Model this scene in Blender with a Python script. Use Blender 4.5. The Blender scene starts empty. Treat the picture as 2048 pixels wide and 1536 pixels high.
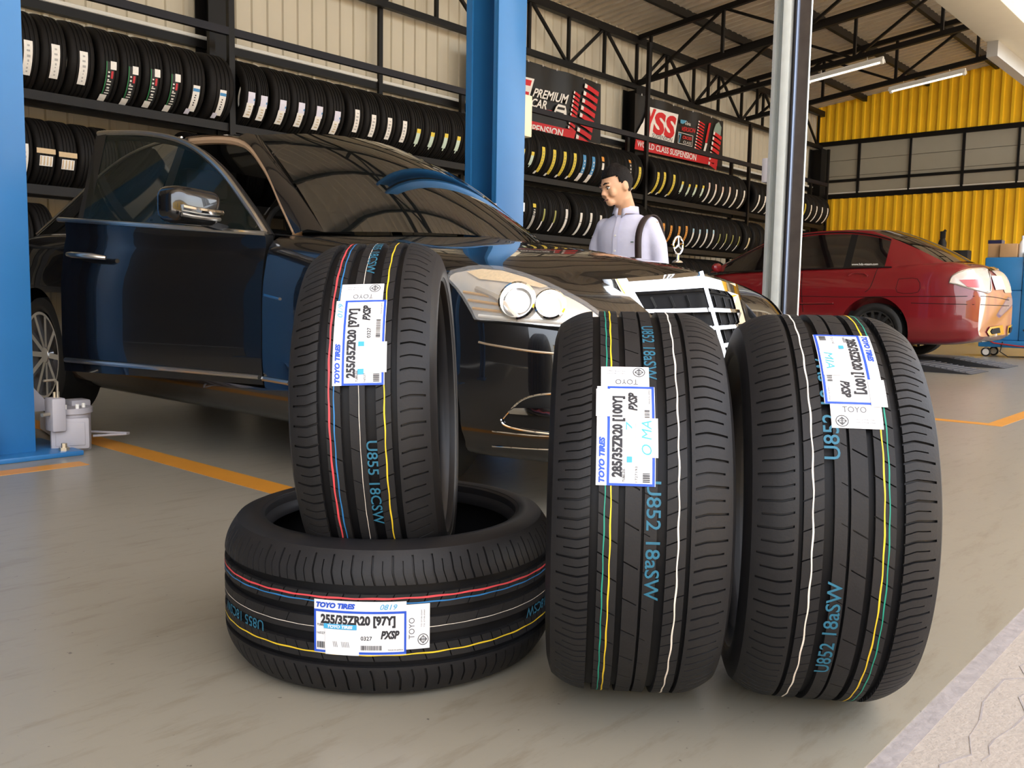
import bpy, bmesh, math, random
import numpy as np
from mathutils import Vector, Matrix, Euler
random.seed(7)
PI = math.pi
rad = math.radians
SC = bpy.context.scene
COL = SC.collection
# ---------------------------------------------------------------- camera
F_PX = 1797.0
YAW, PITCH, ROLL = rad(41.742), rad(5.502), rad(0.982)
CAM_H = 0.7301
_fw = Vector((math.cos(YAW) * math.cos(PITCH), math.sin(YAW) * math.cos(PITCH), -math.sin(PITCH)))
_r0 = Vector((math.sin(YAW), -math.cos(YAW), 0))
_u0 = _r0.cross(_fw)
_rt = math.cos(ROLL) * _r0 + math.sin(ROLL) * _u0
_up = -math.sin(ROLL) * _r0 + math.cos(ROLL) * _u0
cam_d = bpy.data.cameras.new('camera')
cam_d.sensor_width = 36.0
cam_d.lens = F_PX / 2048 * 36.0
cam_d.clip_start = 0.02
cam_d.clip_end = 300
cam = bpy.data.objects.new('camera', cam_d)
COL.objects.link(cam)
cam.matrix_world = Matrix(((_rt.x, _up.x, -_fw.x, 0), (_rt.y, _up.y, -_fw.y, 0), (_rt.z, _up.z, -_fw.z, CAM_H), (0, 0, 0, 1)))
SC.camera = cam
def ray(x, y):
    x = float(x); y = float(y)
    return _fw + (x - 1024) / F_PX * _rt - (y - 768) / F_PX * _up
def onY(x, y, Y):
    d = ray(x, y); t = Y / d.y
    return Vector((0, 0, CAM_H)) + d * t
def onX(x, y, X):
    d = ray(x, y); t = X / d.x
    return Vector((0, 0, CAM_H)) + d * t
def onZ(x, y, Z=0.0):
    d = ray(x, y); t = (Z - CAM_H) / d.z
    return Vector((0, 0, CAM_H)) + d * t
# ---------------------------------------------------------------- world, sun, exposure
wd = bpy.data.worlds.new('world'); SC.world = wd; wd.use_nodes = True
_n = wd.node_tree.nodes; _l = wd.node_tree.links
for q in list(_n): _n.remove(q)
_o = _n.new('ShaderNodeOutputWorld'); _b = _n.new('ShaderNodeBackground'); _s = _n.new('ShaderNodeTexSky'); _m = _n.new('ShaderNodeMixRGB')
_s.sky_type = 'NISHITA'; _s.sun_disc = False; _s.sun_elevation = rad(75); _s.sun_rotation = rad(190); _s.dust_density = 3.0; _s.air_density = 1.0
_m.inputs[0].default_value = 0.55; _m.inputs[2].default_value = (5.2, 5.1, 4.9, 1)
_l.new(_s.outputs[0], _m.inputs[1]); _l.new(_m.outputs[0], _b.inputs[0]); _l.new(_b.outputs[0], _o.inputs[0])
_b.inputs[1].default_value = 0.36
sun_d = bpy.data.lights.new('sun', 'SUN'); sun_d.energy = 9.0; sun_d.angle = rad(0.6); sun_d.color = (1, 0.95, 0.86)
sun = bpy.data.objects.new('sun', sun_d); COL.objects.link(sun)
sun.rotation_euler = Vector((0.10, 0.22, -0.97)).to_track_quat('-Z', 'Y').to_euler()   # noon sun over the yard in front of the shop
SC.view_settings.view_transform = 'Standard'
SC.view_settings.look = 'None'
SC.view_settings.gamma = 1.0
SC.view_settings.use_curve_mapping = False
SC.view_settings.exposure = 1.50
# ---------------------------------------------------------------- materials
MATS = {}
def mat(name, col, rough=0.5, metal=0.0, spec=0.5, coat=0.0, emit=None, es=1.0, trans=0.0, alpha=1.0, noise=0.06, nscale=8.0, bump=0.0, bscale=60.0, coat_rough=0.03, ior=1.45, col2=None):
    if name in MATS: return MATS[name]
    m = bpy.data.materials.new(name); m.use_nodes = True
    nt = m.node_tree; bs = nt.nodes['Principled BSDF']
    c = tuple(col[:3]) + (1,)
    bs.inputs['Roughness'].default_value = rough
    bs.inputs['Metallic'].default_value = metal
    bs.inputs['Specular IOR Level'].default_value = spec
    bs.inputs['Coat Weight'].default_value = coat
    bs.inputs['Coat Roughness'].default_value = coat_rough
    bs.inputs['IOR'].default_value = ior
    bs.inputs['Transmission Weight'].default_value = trans
    bs.inputs['Alpha'].default_value = alpha
    if emit:
        bs.inputs['Emission Color'].default_value = tuple(emit[:3]) + (1,)
        bs.inputs['Emission Strength'].default_value = es
    tc = nt.nodes.new('ShaderNodeTexCoord'); nz = nt.nodes.new('ShaderNodeTexNoise')
    nz.inputs['Scale'].default_value = nscale; nz.inputs['Detail'].default_value = 4
    nt.links.new(tc.outputs['Object'], nz.inputs['Vector'])
    mx = nt.nodes.new('ShaderNodeMixRGB'); mx.blend_type = 'MIX'
    a = tuple(max(0, v * (1 - noise)) for v in c[:3]) + (1,)
    b = (tuple(col2[:3]) + (1,)) if col2 else tuple(min(1, v * (1 + noise)) for v in c[:3]) + (1,)
    mx.inputs[1].default_value = a; mx.inputs[2].default_value = b
    nt.links.new(nz.outputs['Fac'], mx.inputs[0]); nt.links.new(mx.outputs[0], bs.inputs['Base Color'])
    if bump > 0:
        n2 = nt.nodes.new('ShaderNodeTexNoise'); n2.inputs['Scale'].default_value = bscale; n2.inputs['Detail'].default_value = 3
        nt.links.new(tc.outputs['Object'], n2.inputs['Vector'])
        bp = nt.nodes.new('ShaderNodeBump'); bp.inputs['Strength'].default_value = bump; bp.inputs['Distance'].default_value = 0.01
        nt.links.new(n2.outputs['Fac'], bp.inputs['Height']); nt.links.new(bp.outputs[0], bs.inputs['Normal'])
    MATS[name] = m
    return m
# ---------------------------------------------------------------- object helpers
def link(name, me, m=None, parent=None, label=None, smooth=False, ang=None):
    o = bpy.data.objects.new(name, me); COL.objects.link(o)
    if m is not None and len(me.materials) == 0: me.materials.append(m)
    if smooth:
        me.polygons.foreach_set('use_smooth', [True] * len(me.polygons))
        if ang: me.set_sharp_from_angle(angle=rad(ang))
    if parent is not None: o.parent = parent
    if label: o['label'] = label
    return o
def tag(o, label, cat, group=None, kind=None):
    o['label'] = label; o['category'] = cat
    if group: o['group'] = group
    if kind: o['kind'] = kind
    return o
def thing(name, label, cat, loc=(0, 0, 0), rot=(0, 0, 0), group=None, kind=None):
    o = bpy.data.objects.new(name, None); COL.objects.link(o)
    o.empty_display_size = 0.1
    o.location = loc; o.rotation_euler = rot
    return tag(o, label, cat, group, kind)
def struct(o):
    o['kind'] = 'structure'
    return o
class MB:
    """collects verts / faces"""
    def __init__(s): s.v = []; s.f = []
    def add(s, vs, fs):
        n = len(s.v); s.v += [tuple(p) for p in vs]; s.f += [tuple(i + n for i in f) for f in fs]; return s
    def box(s, x0, x1, y0, y1, z0, z1):
        return s.add([(x0, y0, z0), (x1, y0, z0), (x1, y1, z0), (x0, y1, z0), (x0, y0, z1), (x1, y0, z1), (x1, y1, z1), (x0, y1, z1)],
                     [(0, 3, 2, 1), (4, 5, 6, 7), (0, 1, 5, 4), (1, 2, 6, 5), (2, 3, 7, 6), (3, 0, 4, 7)])
    def bar(s, a, b, w, h=None, upv=(0, 0, 1)):
        h = h or w; a = Vector(a); b = Vector(b); d = (b - a).normalized(); u = Vector(upv)
        if abs(d.dot(u)) > 0.99: u = Vector((1, 0, 0))
        sd = d.cross(u).normalized(); u = sd.cross(d).normalized()
        vs = [p + sd * i * w / 2 + u * j * h / 2 for p in (a, b) for i, j in ((-1, -1), (1, -1), (1, 1), (-1, 1))]
        return s.add(vs, [(0, 1, 2, 3), (7, 6, 5, 4), (0, 4, 5, 1), (1, 5, 6, 2), (2, 6, 7, 3), (3, 7, 4, 0)])
    def prism(s, pts, axis, a0, a1):
        """polygon pts in the other two axes, extruded along axis"""
        n = len(pts)
        def P(p, a):
            return {'x': (a, p[0], p[1]), 'y': (p[0], a, p[1]), 'z': (p[0], p[1], a)}[axis]
        vs = [P(p, a0) for p in pts] + [P(p, a1) for p in pts]
        fs = [tuple(range(n))[::-1], tuple(range(n, 2 * n))] + [(i, (i + 1) % n, n + (i + 1) % n, n + i) for i in range(n)]
        return s.add(vs, fs)
    def tube(s, path, r, n=10, closed=False, cap=True):
        P = [Vector(p) for p in path]; m = len(P); rs = r if isinstance(r, (list, tuple)) else [r] * m
        ref = None; base = len(s.v)
        for i, p in enumerate(P):
            if closed: t = P[(i + 1) % m] - P[i - 1]
            else: t = P[min(i + 1, m - 1)] - P[max(i - 1, 0)]
            t.normalize()
            if ref is None:
                ref = Vector((0, 0, 1)) if abs(t.z) < 0.9 else Vector((1, 0, 0))
            sd = t.cross(ref).normalized(); u = sd.cross(t).normalized(); ref = u
            for k in range(n):
                a = 2 * PI * k / n
                s.v.append(tuple(p + (sd * math.cos(a) + u * math.sin(a)) * rs[i]))
        for i in range(m if closed else m - 1):
            j = (i + 1) % m
            for k in range(n):
                s.f.append((base + i * n + k, base + i * n + (k + 1) % n, base + j * n + (k + 1) % n, base + j * n + k))
        if cap and not closed:
            s.f.append(tuple(base + k for k in range(n))[::-1]); s.f.append(tuple(base + (m - 1) * n + k for k in range(n)))
        return s
    def lathe(s, prof, n=32, axis='z', c=(0, 0, 0), closed=False, a0=0.0, a1=2 * PI):
        """prof: (axial, radius)"""
        m = len(prof); base = len(s.v); full = abs(a1 - a0 - 2 * PI) < 1e-6; cnt = n if full else n + 1
        for k in range(cnt):
            a = a0 + (a1 - a0) * k / n; ca, sa = math.cos(a), math.sin(a)
            for (h, r) in prof:
                if axis == 'z': p = (r * ca, r * sa, h)
                elif axis == 'x': p = (h, r * ca, r * sa)
                else: p = (r * sa, h, r * ca)
                s.v.append((p[0] + c[0], p[1] + c[1], p[2] + c[2]))
        for k in range(n):
            k2 = (k + 1) % cnt
            for i in range(m if closed else m - 1):
                j = (i + 1) % m
                s.f.append((base + k * m + i, base + k * m + j, base + k2 * m + j, base + k2 * m + i))
        return s
    def disc(s, c, r, axis='z', n=24, r2=None):
        base = len(s.v); r2 = r2 or r
        for k in range(n):
            a = 2 * PI * k / n; u, w = r * math.cos(a), r2 * math.sin(a)
            p = {'z': (u, w, 0), 'x': (0, u, w), 'y': (u, 0, w)}[axis]
            s.v.append((c[0] + p[0], c[1] + p[1], c[2] + p[2]))
        s.f.append(tuple(base + k for k in range(n))); return s
    def grid(s, P):
        """P[i][j] points"""
        ni = len(P); nj = len(P[0]); base = len(s.v)
        for row in P:
            for p in row: s.v.append(tuple(p))
        for i in range(ni - 1):
            for j in range(nj - 1):
                s.f.append((base + i * nj + j, base + i * nj + j + 1, base + (i + 1) * nj + j + 1, base + (i + 1) * nj + j))
        return s
    def mesh(s, name):
        me = bpy.data.meshes.new(name); me.from_pydata(s.v, [], s.f); me.update(); return me
    def obj(s, name, m, parent=None, label=None, smooth=False, ang=40, bevel=0.0, bseg=2, fixn=False):
        me = s.mesh(name)
        if bevel > 0 or fixn:
            bm = bmesh.new(); bm.from_mesh(me)
            if fixn: bmesh.ops.remove_doubles(bm, verts=bm.verts, dist=1e-5); bmesh.ops.recalc_face_normals(bm, faces=bm.faces)
            if bevel > 0:
                es = [e for e in bm.edges if len(e.link_faces) == 2 and e.calc_face_angle(0) > rad(30)]
                bmesh.ops.bevel(bm, geom=es, offset=bevel, segments=bseg, affect='EDGES', profile=0.5, clamp_overlap=True)
            bm.to_mesh(me); bm.free(); smooth = smooth or bevel > 0
        return link(name, me, m, parent, label, smooth, ang if smooth else None)
def cr(pts, n):
    """Catmull-Rom resample of a list of tuples to n points per span"""
    P = [np.array(p, float) for p in pts]; out = []
    for i in range(len(P) - 1):
        p0 = P[i - 1] if i > 0 else 2 * P[0] - P[1]; p1, p2 = P[i], P[i + 1]
        p3 = P[i + 2] if i + 2 < len(P) else 2 * P[-1] - P[-2]
        for k in range(n):
            t = k / n
            out.append(0.5 * ((2 * p1) + (-p0 + p2) * t + (2 * p0 - 5 * p1 + 4 * p2 - p3) * t * t + (-p0 + 3 * p1 - 3 * p2 + p3) * t ** 3))
    out.append(P[-1]); return out
def copy_tree(o, parent=None, **kw):
    c = o.copy(); COL.objects.link(c); c.parent = parent
    for ch in o.children: copy_tree(ch, c)
    for k, v in kw.items(): c[k] = v
    return c
# flat lettering as mesh data (built-in font)
_TXT = {}
def text2d(s, bold=0.0, shear=0.0):
    """verts (x, y) with cap height 1 starting at x = 0, faces, width"""
    key = (s, bold, shear)
    if key in _TXT: return _TXT[key]
    cu = bpy.data.curves.new('t', 'FONT'); cu.body = s; cu.size = 1.4; cu.offset = bold; cu.shear = shear; cu.resolution_u = 3
    ob = bpy.data.objects.new('t', cu); COL.objects.link(ob)
    dg = bpy.context.evaluated_depsgraph_get(); ev = ob.evaluated_get(dg); me = ev.to_mesh()
    vs = [(v.co.x, v.co.y) for v in me.vertices]; fs = [tuple(p.vertices) for p in me.polygons]
    ev.to_mesh_clear(); bpy.data.objects.remove(ob); bpy.data.curves.remove(cu)
    x0 = min((v[0] for v in vs), default=0); x1 = max((v[0] for v in vs), default=1)
    vs = [(x - x0, y) for x, y in vs]
    _TXT[key] = (vs, fs, x1 - x0); return _TXT[key]
def text_in(mb, s, u, v, w, h, fmap, bold=0.0, shear=0.0):
    """letters of cap height h squeezed to width w, laid out by fmap(u, v)"""
    vs, fs, W = text2d(s, bold, shear)
    return mb.add([fmap(u + x / W * w, v + y * h) for x, y in vs], fs)
# ================================================================ structure
M_floor = mat('epoxy_floor', (0.268, 0.243, 0.190), rough=0.30, spec=0.45, noise=0.16, nscale=1.1, bump=0.03, bscale=25)
def floor_material(m, scuff, dark):
    nt = m.node_tree; bs = nt.nodes['Principled BSDF']; old = bs.inputs['Base Color'].links[0].from_socket
    tc = nt.nodes.new('ShaderNodeTexCoord'); mp = nt.nodes.new('ShaderNodeMapping'); mp.inputs['Scale'].default_value = (1.0, 4.5, 1); mp.inputs['Rotation'].default_value = (0, 0, rad(35))
    n = nt.nodes.new('ShaderNodeTexNoise'); n.inputs['Scale'].default_value = 4.5; n.inputs['Detail'].default_value = 8; n.inputs['Roughness'].default_value = 0.7
    r = nt.nodes.new('ShaderNodeValToRGB'); r.color_ramp.elements[0].position = 0.52; r.color_ramp.elements[1].position = 0.75
    mx = nt.nodes.new('ShaderNodeMixRGB'); mx.blend_type = 'MULTIPLY'; mx.inputs[2].default_value = dark
    sc = nt.nodes.new('ShaderNodeMath'); sc.operation = 'MULTIPLY'; sc.inputs[1].default_value = scuff
    nt.links.new(tc.outputs['Object'], mp.inputs[0]); nt.links.new(mp.outputs[0], n.inputs['Vector']); nt.links.new(n.outputs['Fac'], r.inputs[0])
    nt.links.new(r.outputs[0], sc.inputs[0]); nt.links.new(sc.outputs[0], mx.inputs[0]); nt.links.new(old, mx.inputs[1]); nt.links.new(mx.outputs[0], bs.inputs['Base Color'])
    # fine specks of dirt
    v = nt.nodes.new('ShaderNodeTexNoise'); v.inputs['Scale'].default_value = 55; v.inputs['Detail'].default_value = 2
    r2 = nt.nodes.new('ShaderNodeValToRGB'); r2.color_ramp.elements[0].position = 0.735; r2.color_ramp.elements[1].position = 0.77
    mx2 = nt.nodes.new('ShaderNodeMixRGB'); mx2.inputs[2].default_value = (0.10, 0.085, 0.07, 1)
    nt.links.new(tc.outputs['Object'], v.inputs['Vector']); nt.links.new(v.outputs['Fac'], r2.inputs[0]); nt.links.new(r2.outputs[0], mx2.inputs[0])
    nt.links.new(mx.outputs[0], mx2.inputs[1]); nt.links.new(mx2.outputs[0], bs.inputs['Base Color'])
floor_material(M_floor, 0.75, (0.62, 0.55, 0.47, 1))
M_apron = mat('apron_concrete', (0.36, 0.315, 0.27), rough=0.85, noise=0.16, nscale=60, bump=0.25, bscale=140)
M_grout = mat('joint_grout', (0.30, 0.27, 0.26), rough=0.9, noise=0.3, nscale=30, bump=0.3)
M_orange = mat('orange_line_paint', (0.62, 0.26, 0.03), rough=0.4, noise=0.12, nscale=6)
M_cream = mat('cream_sheet', (0.56, 0.50, 0.385), rough=0.5, noise=0.05, nscale=2)
M_creamd = mat('cream_sheet_shaded', (0.12, 0.105, 0.085), rough=0.7)  # cream toned down to how it looks in shade
M_yellow = mat('yellow_sheet', (0.95, 0.57, 0.022), rough=0.42, noise=0.06, nscale=3)
M_roof = mat('galvanised_roof', (0.70, 0.63, 0.53), rough=0.30, metal=0.45, noise=0.12, nscale=5)
M_black = mat('black_steel', (0.0055, 0.0044, 0.0038), rough=0.5, spec=0.3, noise=0.3, nscale=10)
M_navy = mat('dark_rail', (0.008, 0.007, 0.011), rough=0.5, spec=.3, noise=0.2)
M_panel = mat('grey_band_panel', (0.34, 0.31, 0.245), rough=0.55, noise=0.06, nscale=4)
M_white = mat('white_paint', (0.80, 0.78, 0.72), rough=0.4, noise=0.03)
M_beige = mat('beige_box', (0.50, 0.46, 0.36), rough=0.5, noise=0.05)

YJ = 0.48
XW, YW = 20.5, 9.0          # yellow wall / rack wall
XL = -7.0
fl = struct(MB().box(XL, XW, YJ, YW + .1, -0.12, 0).obj('floor', M_floor))
tag(fl, 'grey-beige glossy epoxy floor of the tyre shop', 'floor', kind='structure')
ap = MB().box(-30, 40, -30, YJ - .035, -0.12, -0.004).obj('ground', M_apron)
tag(ap, 'pale rough concrete apron outside the shop', 'ground', kind='structure')
jt = MB().box(XL, XW, YJ - .035, YJ, -0.12, -0.003).obj('trim_1', M_grout)
tag(jt, 'narrow filled joint between epoxy floor and concrete apron', 'floor joint', kind='structure')
# cracked filler beside the joint
crk = MB(); random.seed(3)
for (x0, x1, y0, amp) in ((1.15, 2.9, YJ - .085, .035), (1.55, 2.5, YJ - .13, .03)):
    p = []; x = x0
    while x < x1:
        p.append((x, y0 + random.uniform(-amp, amp) * (0.4 + 0.6 * random.random()), -0.0035)); x += random.uniform(.03, .09)
    for a, b in zip(p[:-1], p[1:]): crk.bar(a, b, random.uniform(.0012, .004), .001)
tag(crk.obj('trim_2', M_grout), 'thin dark wandering cracks in the apron concrete beside the joint', 'crack', kind='structure')
def line(n, x0, x1, y0, y1, label):
    tag(MB().box(x0, x1, y0, y1, -0.001, 0.0012).obj('trim_%d' % n, M_orange), label, 'floor line', kind='structure')
line(3, 1.83, 1.95, 1.2, 9.0, 'orange painted floor line beside the black sedan')
line(4, 0.9, 1.60, 3.80, 3.90, 'short orange painted floor line in front of the blue lift column')
line(5, 6.02, 6.12, 1.38, 8.9, 'orange painted bay line running towards the tyre racks behind the black sedan')
line(6, 6.12, 18.0, 1.38, 1.48, 'orange painted floor line across the bay with the red car')
# rack wall: cream ribbed sheets
def rib_sheet(width, height, ribs, rd=0.022, rw=0.045):
    """sheet in local x (0..width), z (0..height); ribs stand towards -y"""
    p = width / ribs; pts = []
    for k in range(ribs):
        x = k * p
        pts += [(x, 0), (x + p / 2 - rw / 2 - .012, 0), (x + p / 2 - rw / 2, -rd), (x + p / 2 + rw / 2, -rd), (x + p / 2 + rw / 2 + .012, 0)]
    pts.append((width, 0))
    vs = [(x, y, z) for z in (0, height) for x, y in pts]; n = len(pts)
    return vs, [(i, i + 1, n + i + 1, n + i) for i in range(n - 1)]
def sheet_mesh(name, *a, **k):
    me = bpy.data.meshes.new(name); v, f = rib_sheet(*a, **k); me.from_pydata(v, [], f); me.update(); return me
wb = MB().box(XL, XW + .1, YW + .03, YW + .08, 0, 5.4).obj('wall_back', M_creamd)
tag(wb, 'cream ribbed metal wall behind the tyre racks', 'wall', kind='structure')
sm = sheet_mesh('cladding_sheet', 0.8, 5.22, 4); sm.materials.append(M_cream)
x = XL
while x < XW - .05:
    o = link('cladding_sheet', sm, None, wb); o.location = (x, YW, 0); x += 0.8
# yellow end wall with a band of grey panels
wy = MB().box(XW + .03, XW + .08, 0.2, YW + .1, 0, 6.4).obj('wall_right', M_creamd)
tag(wy, 'yellow ribbed metal end wall with a band of grey panels', 'wall', kind='structure')
def roofz(Y): return 5.20 + 0.115 * (9.0 - Y)
sl = sheet_mesh('yellow_sheet', 0.8, 3.15, 4, rd=.045, rw=.05); sl.materials.append(M_yellow)
Y = YW
while Y > 0.4:
    o = link('yellow_sheet', sl, None, wy); o.location = (XW, Y, 0); o.rotation_euler = (0, 0, -PI / 2)
    hgt = roofz(Y - .8) - 4.36
    s2 = sheet_mesh('yellow_sheet', 0.8, hgt, 4, rd=.045, rw=.05); s2.materials.append(M_yellow)
    o = link('yellow_sheet', s2, None, wy); o.location = (XW, Y, 4.36); o.rotation_euler = (0, 0, -PI / 2)
    Y -= 0.8
MB().box(XW - .05, XW + .02, .3, YW, 4.30, 4.40).obj('band_beam', M_black, wy)
MB().box(XW - .05, XW + .02, .3, YW, 3.10, 3.20).obj('band_beam', M_black, wy)
MB().box(XW - .04, XW + .02, .3, YW, 3.47, 3.53).obj('band_rail', M_black, wy)
ym = [9.02, 7.95, 6.84, 5.77, 4.74, 3.67, 2.6, 1.53, .46]
for i, y in enumerate(ym):
    w = .05 if i % 2 else .035
    MB().box(XW - .045, XW + .02, y - w / 2, y + w / 2, 3.2, 4.3).obj('mullion', M_black, wy)
for i in range(len(ym) - 1):
    for (z0, z1) in ((3.2, 3.475), (3.525, 3.60), (3.61, 3.95), (3.96, 4.3)):
        MB().box(XW, XW + .02, ym[i + 1] + .02, ym[i] - .02, z0, z1).obj('grey_panel', M_panel, wy)
MB().tube([(XW - .03, .3, 3.225), (XW - .03, YW - .35, 3.225)], .014, 8).obj('conduit_pipe', M_white, wy, label='thin white conduit pipe', smooth=True)
# roof
YE = -2.3  # eave carried on out of view, added to keep sky light off the foreground
ce = MB().add([(XL, YE, roofz(YE) + .05), (XW + .1, YE, roofz(YE) + .05), (XW + .1, YW + .1, roofz(YW + .1) + .05), (XL, YW + .1, roofz(YW + .1) + .05)], [(0, 1, 2, 3)]).obj('ceiling', M_roof)
tag(ce, 'ribbed galvanised metal roof seen from below', 'roof', kind='structure')
def roof_sheet(width, ribs):
    v, f = rib_sheet(width, 1, ribs, rd=.05, rw=.045)
    vs = []
    for (x, y, z) in v:
        Y = YE + z * (YW + .1 - YE); vs.append((x, Y, roofz(Y) + .035 + y))
    me = bpy.data.meshes.new('roof_sheet'); me.from_pydata(vs, [], f); me.materials.append(M_roof); return me
rm = roof_sheet(0.75, 4)
x = XL
while x < XW:
    o = link('roof_sheet', rm, None, ce); o.location = (x, 0, 0); x += .75
# left end wall (closes the shop outside the picture; seen in reflections)
wl = MB().box(XL - .08, XL - .03, 0.2, YW + .1, 0, 6.2).obj('wall_left', M_creamd)
tag(wl, 'dim end wall at the far side of the shop', 'wall', kind='structure')
# columns along the rack wall
for i, cxx in enumerate((5.1, 12.85, 20.3)):
    t = thing('steel_column', ('black steel wall column behind the rack left of the blue lift post', 'black steel wall column between the two red banners', 'black steel corner column where the yellow wall meets the racks')[i], 'column', (cxx, 8.83, 0), group='wall columns')
    w = .12 if i == 0 else .14
    MB().box(-w, w, -.012 - .13, -.13, 0, 4.22).obj('flange', M_black, t)
    MB().box(-w, w, .118, .13, 0, 4.22).obj('flange', M_black, t)
    MB().box(-.01, .01, -.13, .118, 0, 4.22).obj('web', M_black, t)
# wall girt with white conduit
t = thing('wall_girt', 'black horizontal girt with white conduit running along the cream wall', 'girt', (0, 8.93, 3.27))
MB().box(XL, XW - .2, -.04, .04, 0, .08).obj('beam', M_black, t)
MB().tube([(XL, -.02, .105), (XW - .25, -.02, .105)], .022, 8).obj('conduit', M_white, t, smooth=True)
for xx in (7.4, 9.1):
    tag(MB().box(xx - .03, xx + .03, 8.86, 8.90, 2.6, 5.1).obj('wall_stud', M_black), 'thin black upright stud on the cream wall', 'stud', 'wall studs')
# eave truss along the rack wall
t = thing('eave_truss', 'long black steel truss along the top of the cream wall', 'truss', (0, 8.8, 0))
ztop, zbot = 5.02, 4.27
MB().box(XL, XW - .1, -.05, .05, ztop - .06, ztop + .06).obj('top_chord', M_black, t)
MB().box(XL, XW - .1, -.035, .035, zbot - .04, zbot + .04).obj('bottom_chord', M_black, t)
k = 0; x = 20.19
while x > 3:
    MB().bar((x, 0, zbot), (x, 0, ztop), .045).obj('web_bar', M_black, t)
    if k % 2 == 0: MB().bar((x, 0, zbot), (x - .917, 0, ztop), .04).obj('web_bar', M_black, t)
    else: MB().bar((x, 0, ztop), (x - .917, 0, zbot), .04).obj('web_bar', M_black, t)
    x -= .917; k += 1
# purlins
for i in range(6):
    Y = 7.87 - 1.32 * i
    z = roofz(Y)
    o = MB().box(XL, XW - .02, Y - .035, Y + .035, z - .13, z).obj('roof_purlin', M_black)
    tag(o, 'black steel roof purlin under the metal sheets, ending at the yellow wall', 'purlin', 'roof purlins')
# roof trusses
def truss(x, label):
    t = thing('roof_truss', label, 'truss', (x, 0, 0), group='roof trusses')
    def zt(Y): return roofz(Y) - .17
    def zb(Y): return roofz(Y) - .90
    MB().bar((0, 8.75, zt(8.75)), (0, 1.7, zt(1.7)), .07, .08).obj('top_chord', M_black, t)
    MB().bar((0, 8.75, zb(8.75)), (0, 1.7, zb(1.7)), .07, .08).obj('bottom_chord', M_black, t)
    Y = 8.75 - .22; k = 0
    while Y > 1.9:
        MB().bar((0, Y, zb(Y)), (0, Y, zt(Y)), .045).obj('web_bar', M_black, t)
        if Y - 1.32 > 1.6:
            Ym = Y - .66
            if k % 2 == 0: MB().bar((0, Y, zb(Y)), (0, Y - 1.32, zt(Y - 1.32)), .04).obj('web_bar', M_black, t)
            else: MB().bar((0, Y, zt(Y)), (0, Y - 1.32, zb(Y - 1.32)), .04).obj('web_bar', M_black, t)
        Y -= 1.32; k += 1
truss(5.1, 'black steel roof truss over the blue lift, out towards the near bay')
truss(12.85, 'black steel roof truss meeting the wall column between the banners')
truss(14.75, 'black steel roof truss carrying the nearer fluorescent lamp')
truss(16.65, 'black steel roof truss carrying the lamp next to the yellow wall')
# front shutter box and steel column with guide rail
t = thing('shutter_box', 'beige roller shutter box above the front opening', 'shutter box', (7.1, 2.45, 3.33))
MB().box(0, 13.2, -.22, .22, .0, .5).obj('hood', M_beige, t, bevel=.01)
MB().box(2.85, 13.2, .10, .20, -.15, .0).obj('end_lath', mat('grey_lath', (.42, .41, .39), .4, .5), t)
# ================================================================ the four new tyres in front
M_rub = mat('tyre_rubber', (0.0125, 0.0122, 0.0137), rough=0.54, spec=0.30, noise=0.35, nscale=9, col2=(0.020, 0.0188, 0.0190), bump=0.05, bscale=220)
M_rubs = mat('tyre_sidewall', (0.0105, 0.0102, 0.0117), rough=0.45, spec=0.33, noise=0.25, nscale=14, col2=(0.016, 0.015, 0.0155))
M_paper = mat('sticker_paper', (0.74, 0.74, 0.75), rough=0.55, noise=0.02)
M_pblack = mat('print_black', (0.02, 0.02, 0.025), rough=0.6)
M_pblue = mat('print_blue', (0.015, 0.075, 0.50), rough=0.5)
M_pgrey = mat('print_grey', (0.12, 0.12, 0.13), rough=0.6)
M_pcyan = mat('print_cyan', (0.05, 0.36, 0.62), rough=0.5)
M_ppale = mat('pen_cyan', (0.08, 0.40, 0.46), rough=0.6)
M_ink = mat('ink_blue', (0.018, 0.125, 0.20), rough=0.6, noise=0.35, nscale=90)
LC = {'red': (0.62, 0.06, 0.07), 'blue': (0.02, 0.16, 0.40), 'white': (0.78, 0.70, 0.60), 'yellow': (0.72, 0.50, 0.02), 'green': (0.01, 0.25, 0.17)}
class Hero:
    def __init__(s, R, half, root, off):
        s.R, s.half, s.root, s.off = R, half, root, Vector(off)
    def rr(s, l):
        a = abs(l); k = 0.55 * s.half
        return s.R - .0025 * (l / s.half) ** 2 - (.024 * ((a - k) / (s.half - k)) ** 2.0 if a > k else 0)
    def P(s, l, th, d=0.0):
        r = s.rr(l) + d
        return (s.off.x + l, s.off.y - r * math.cos(th), s.off.z + r * math.sin(th))
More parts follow.
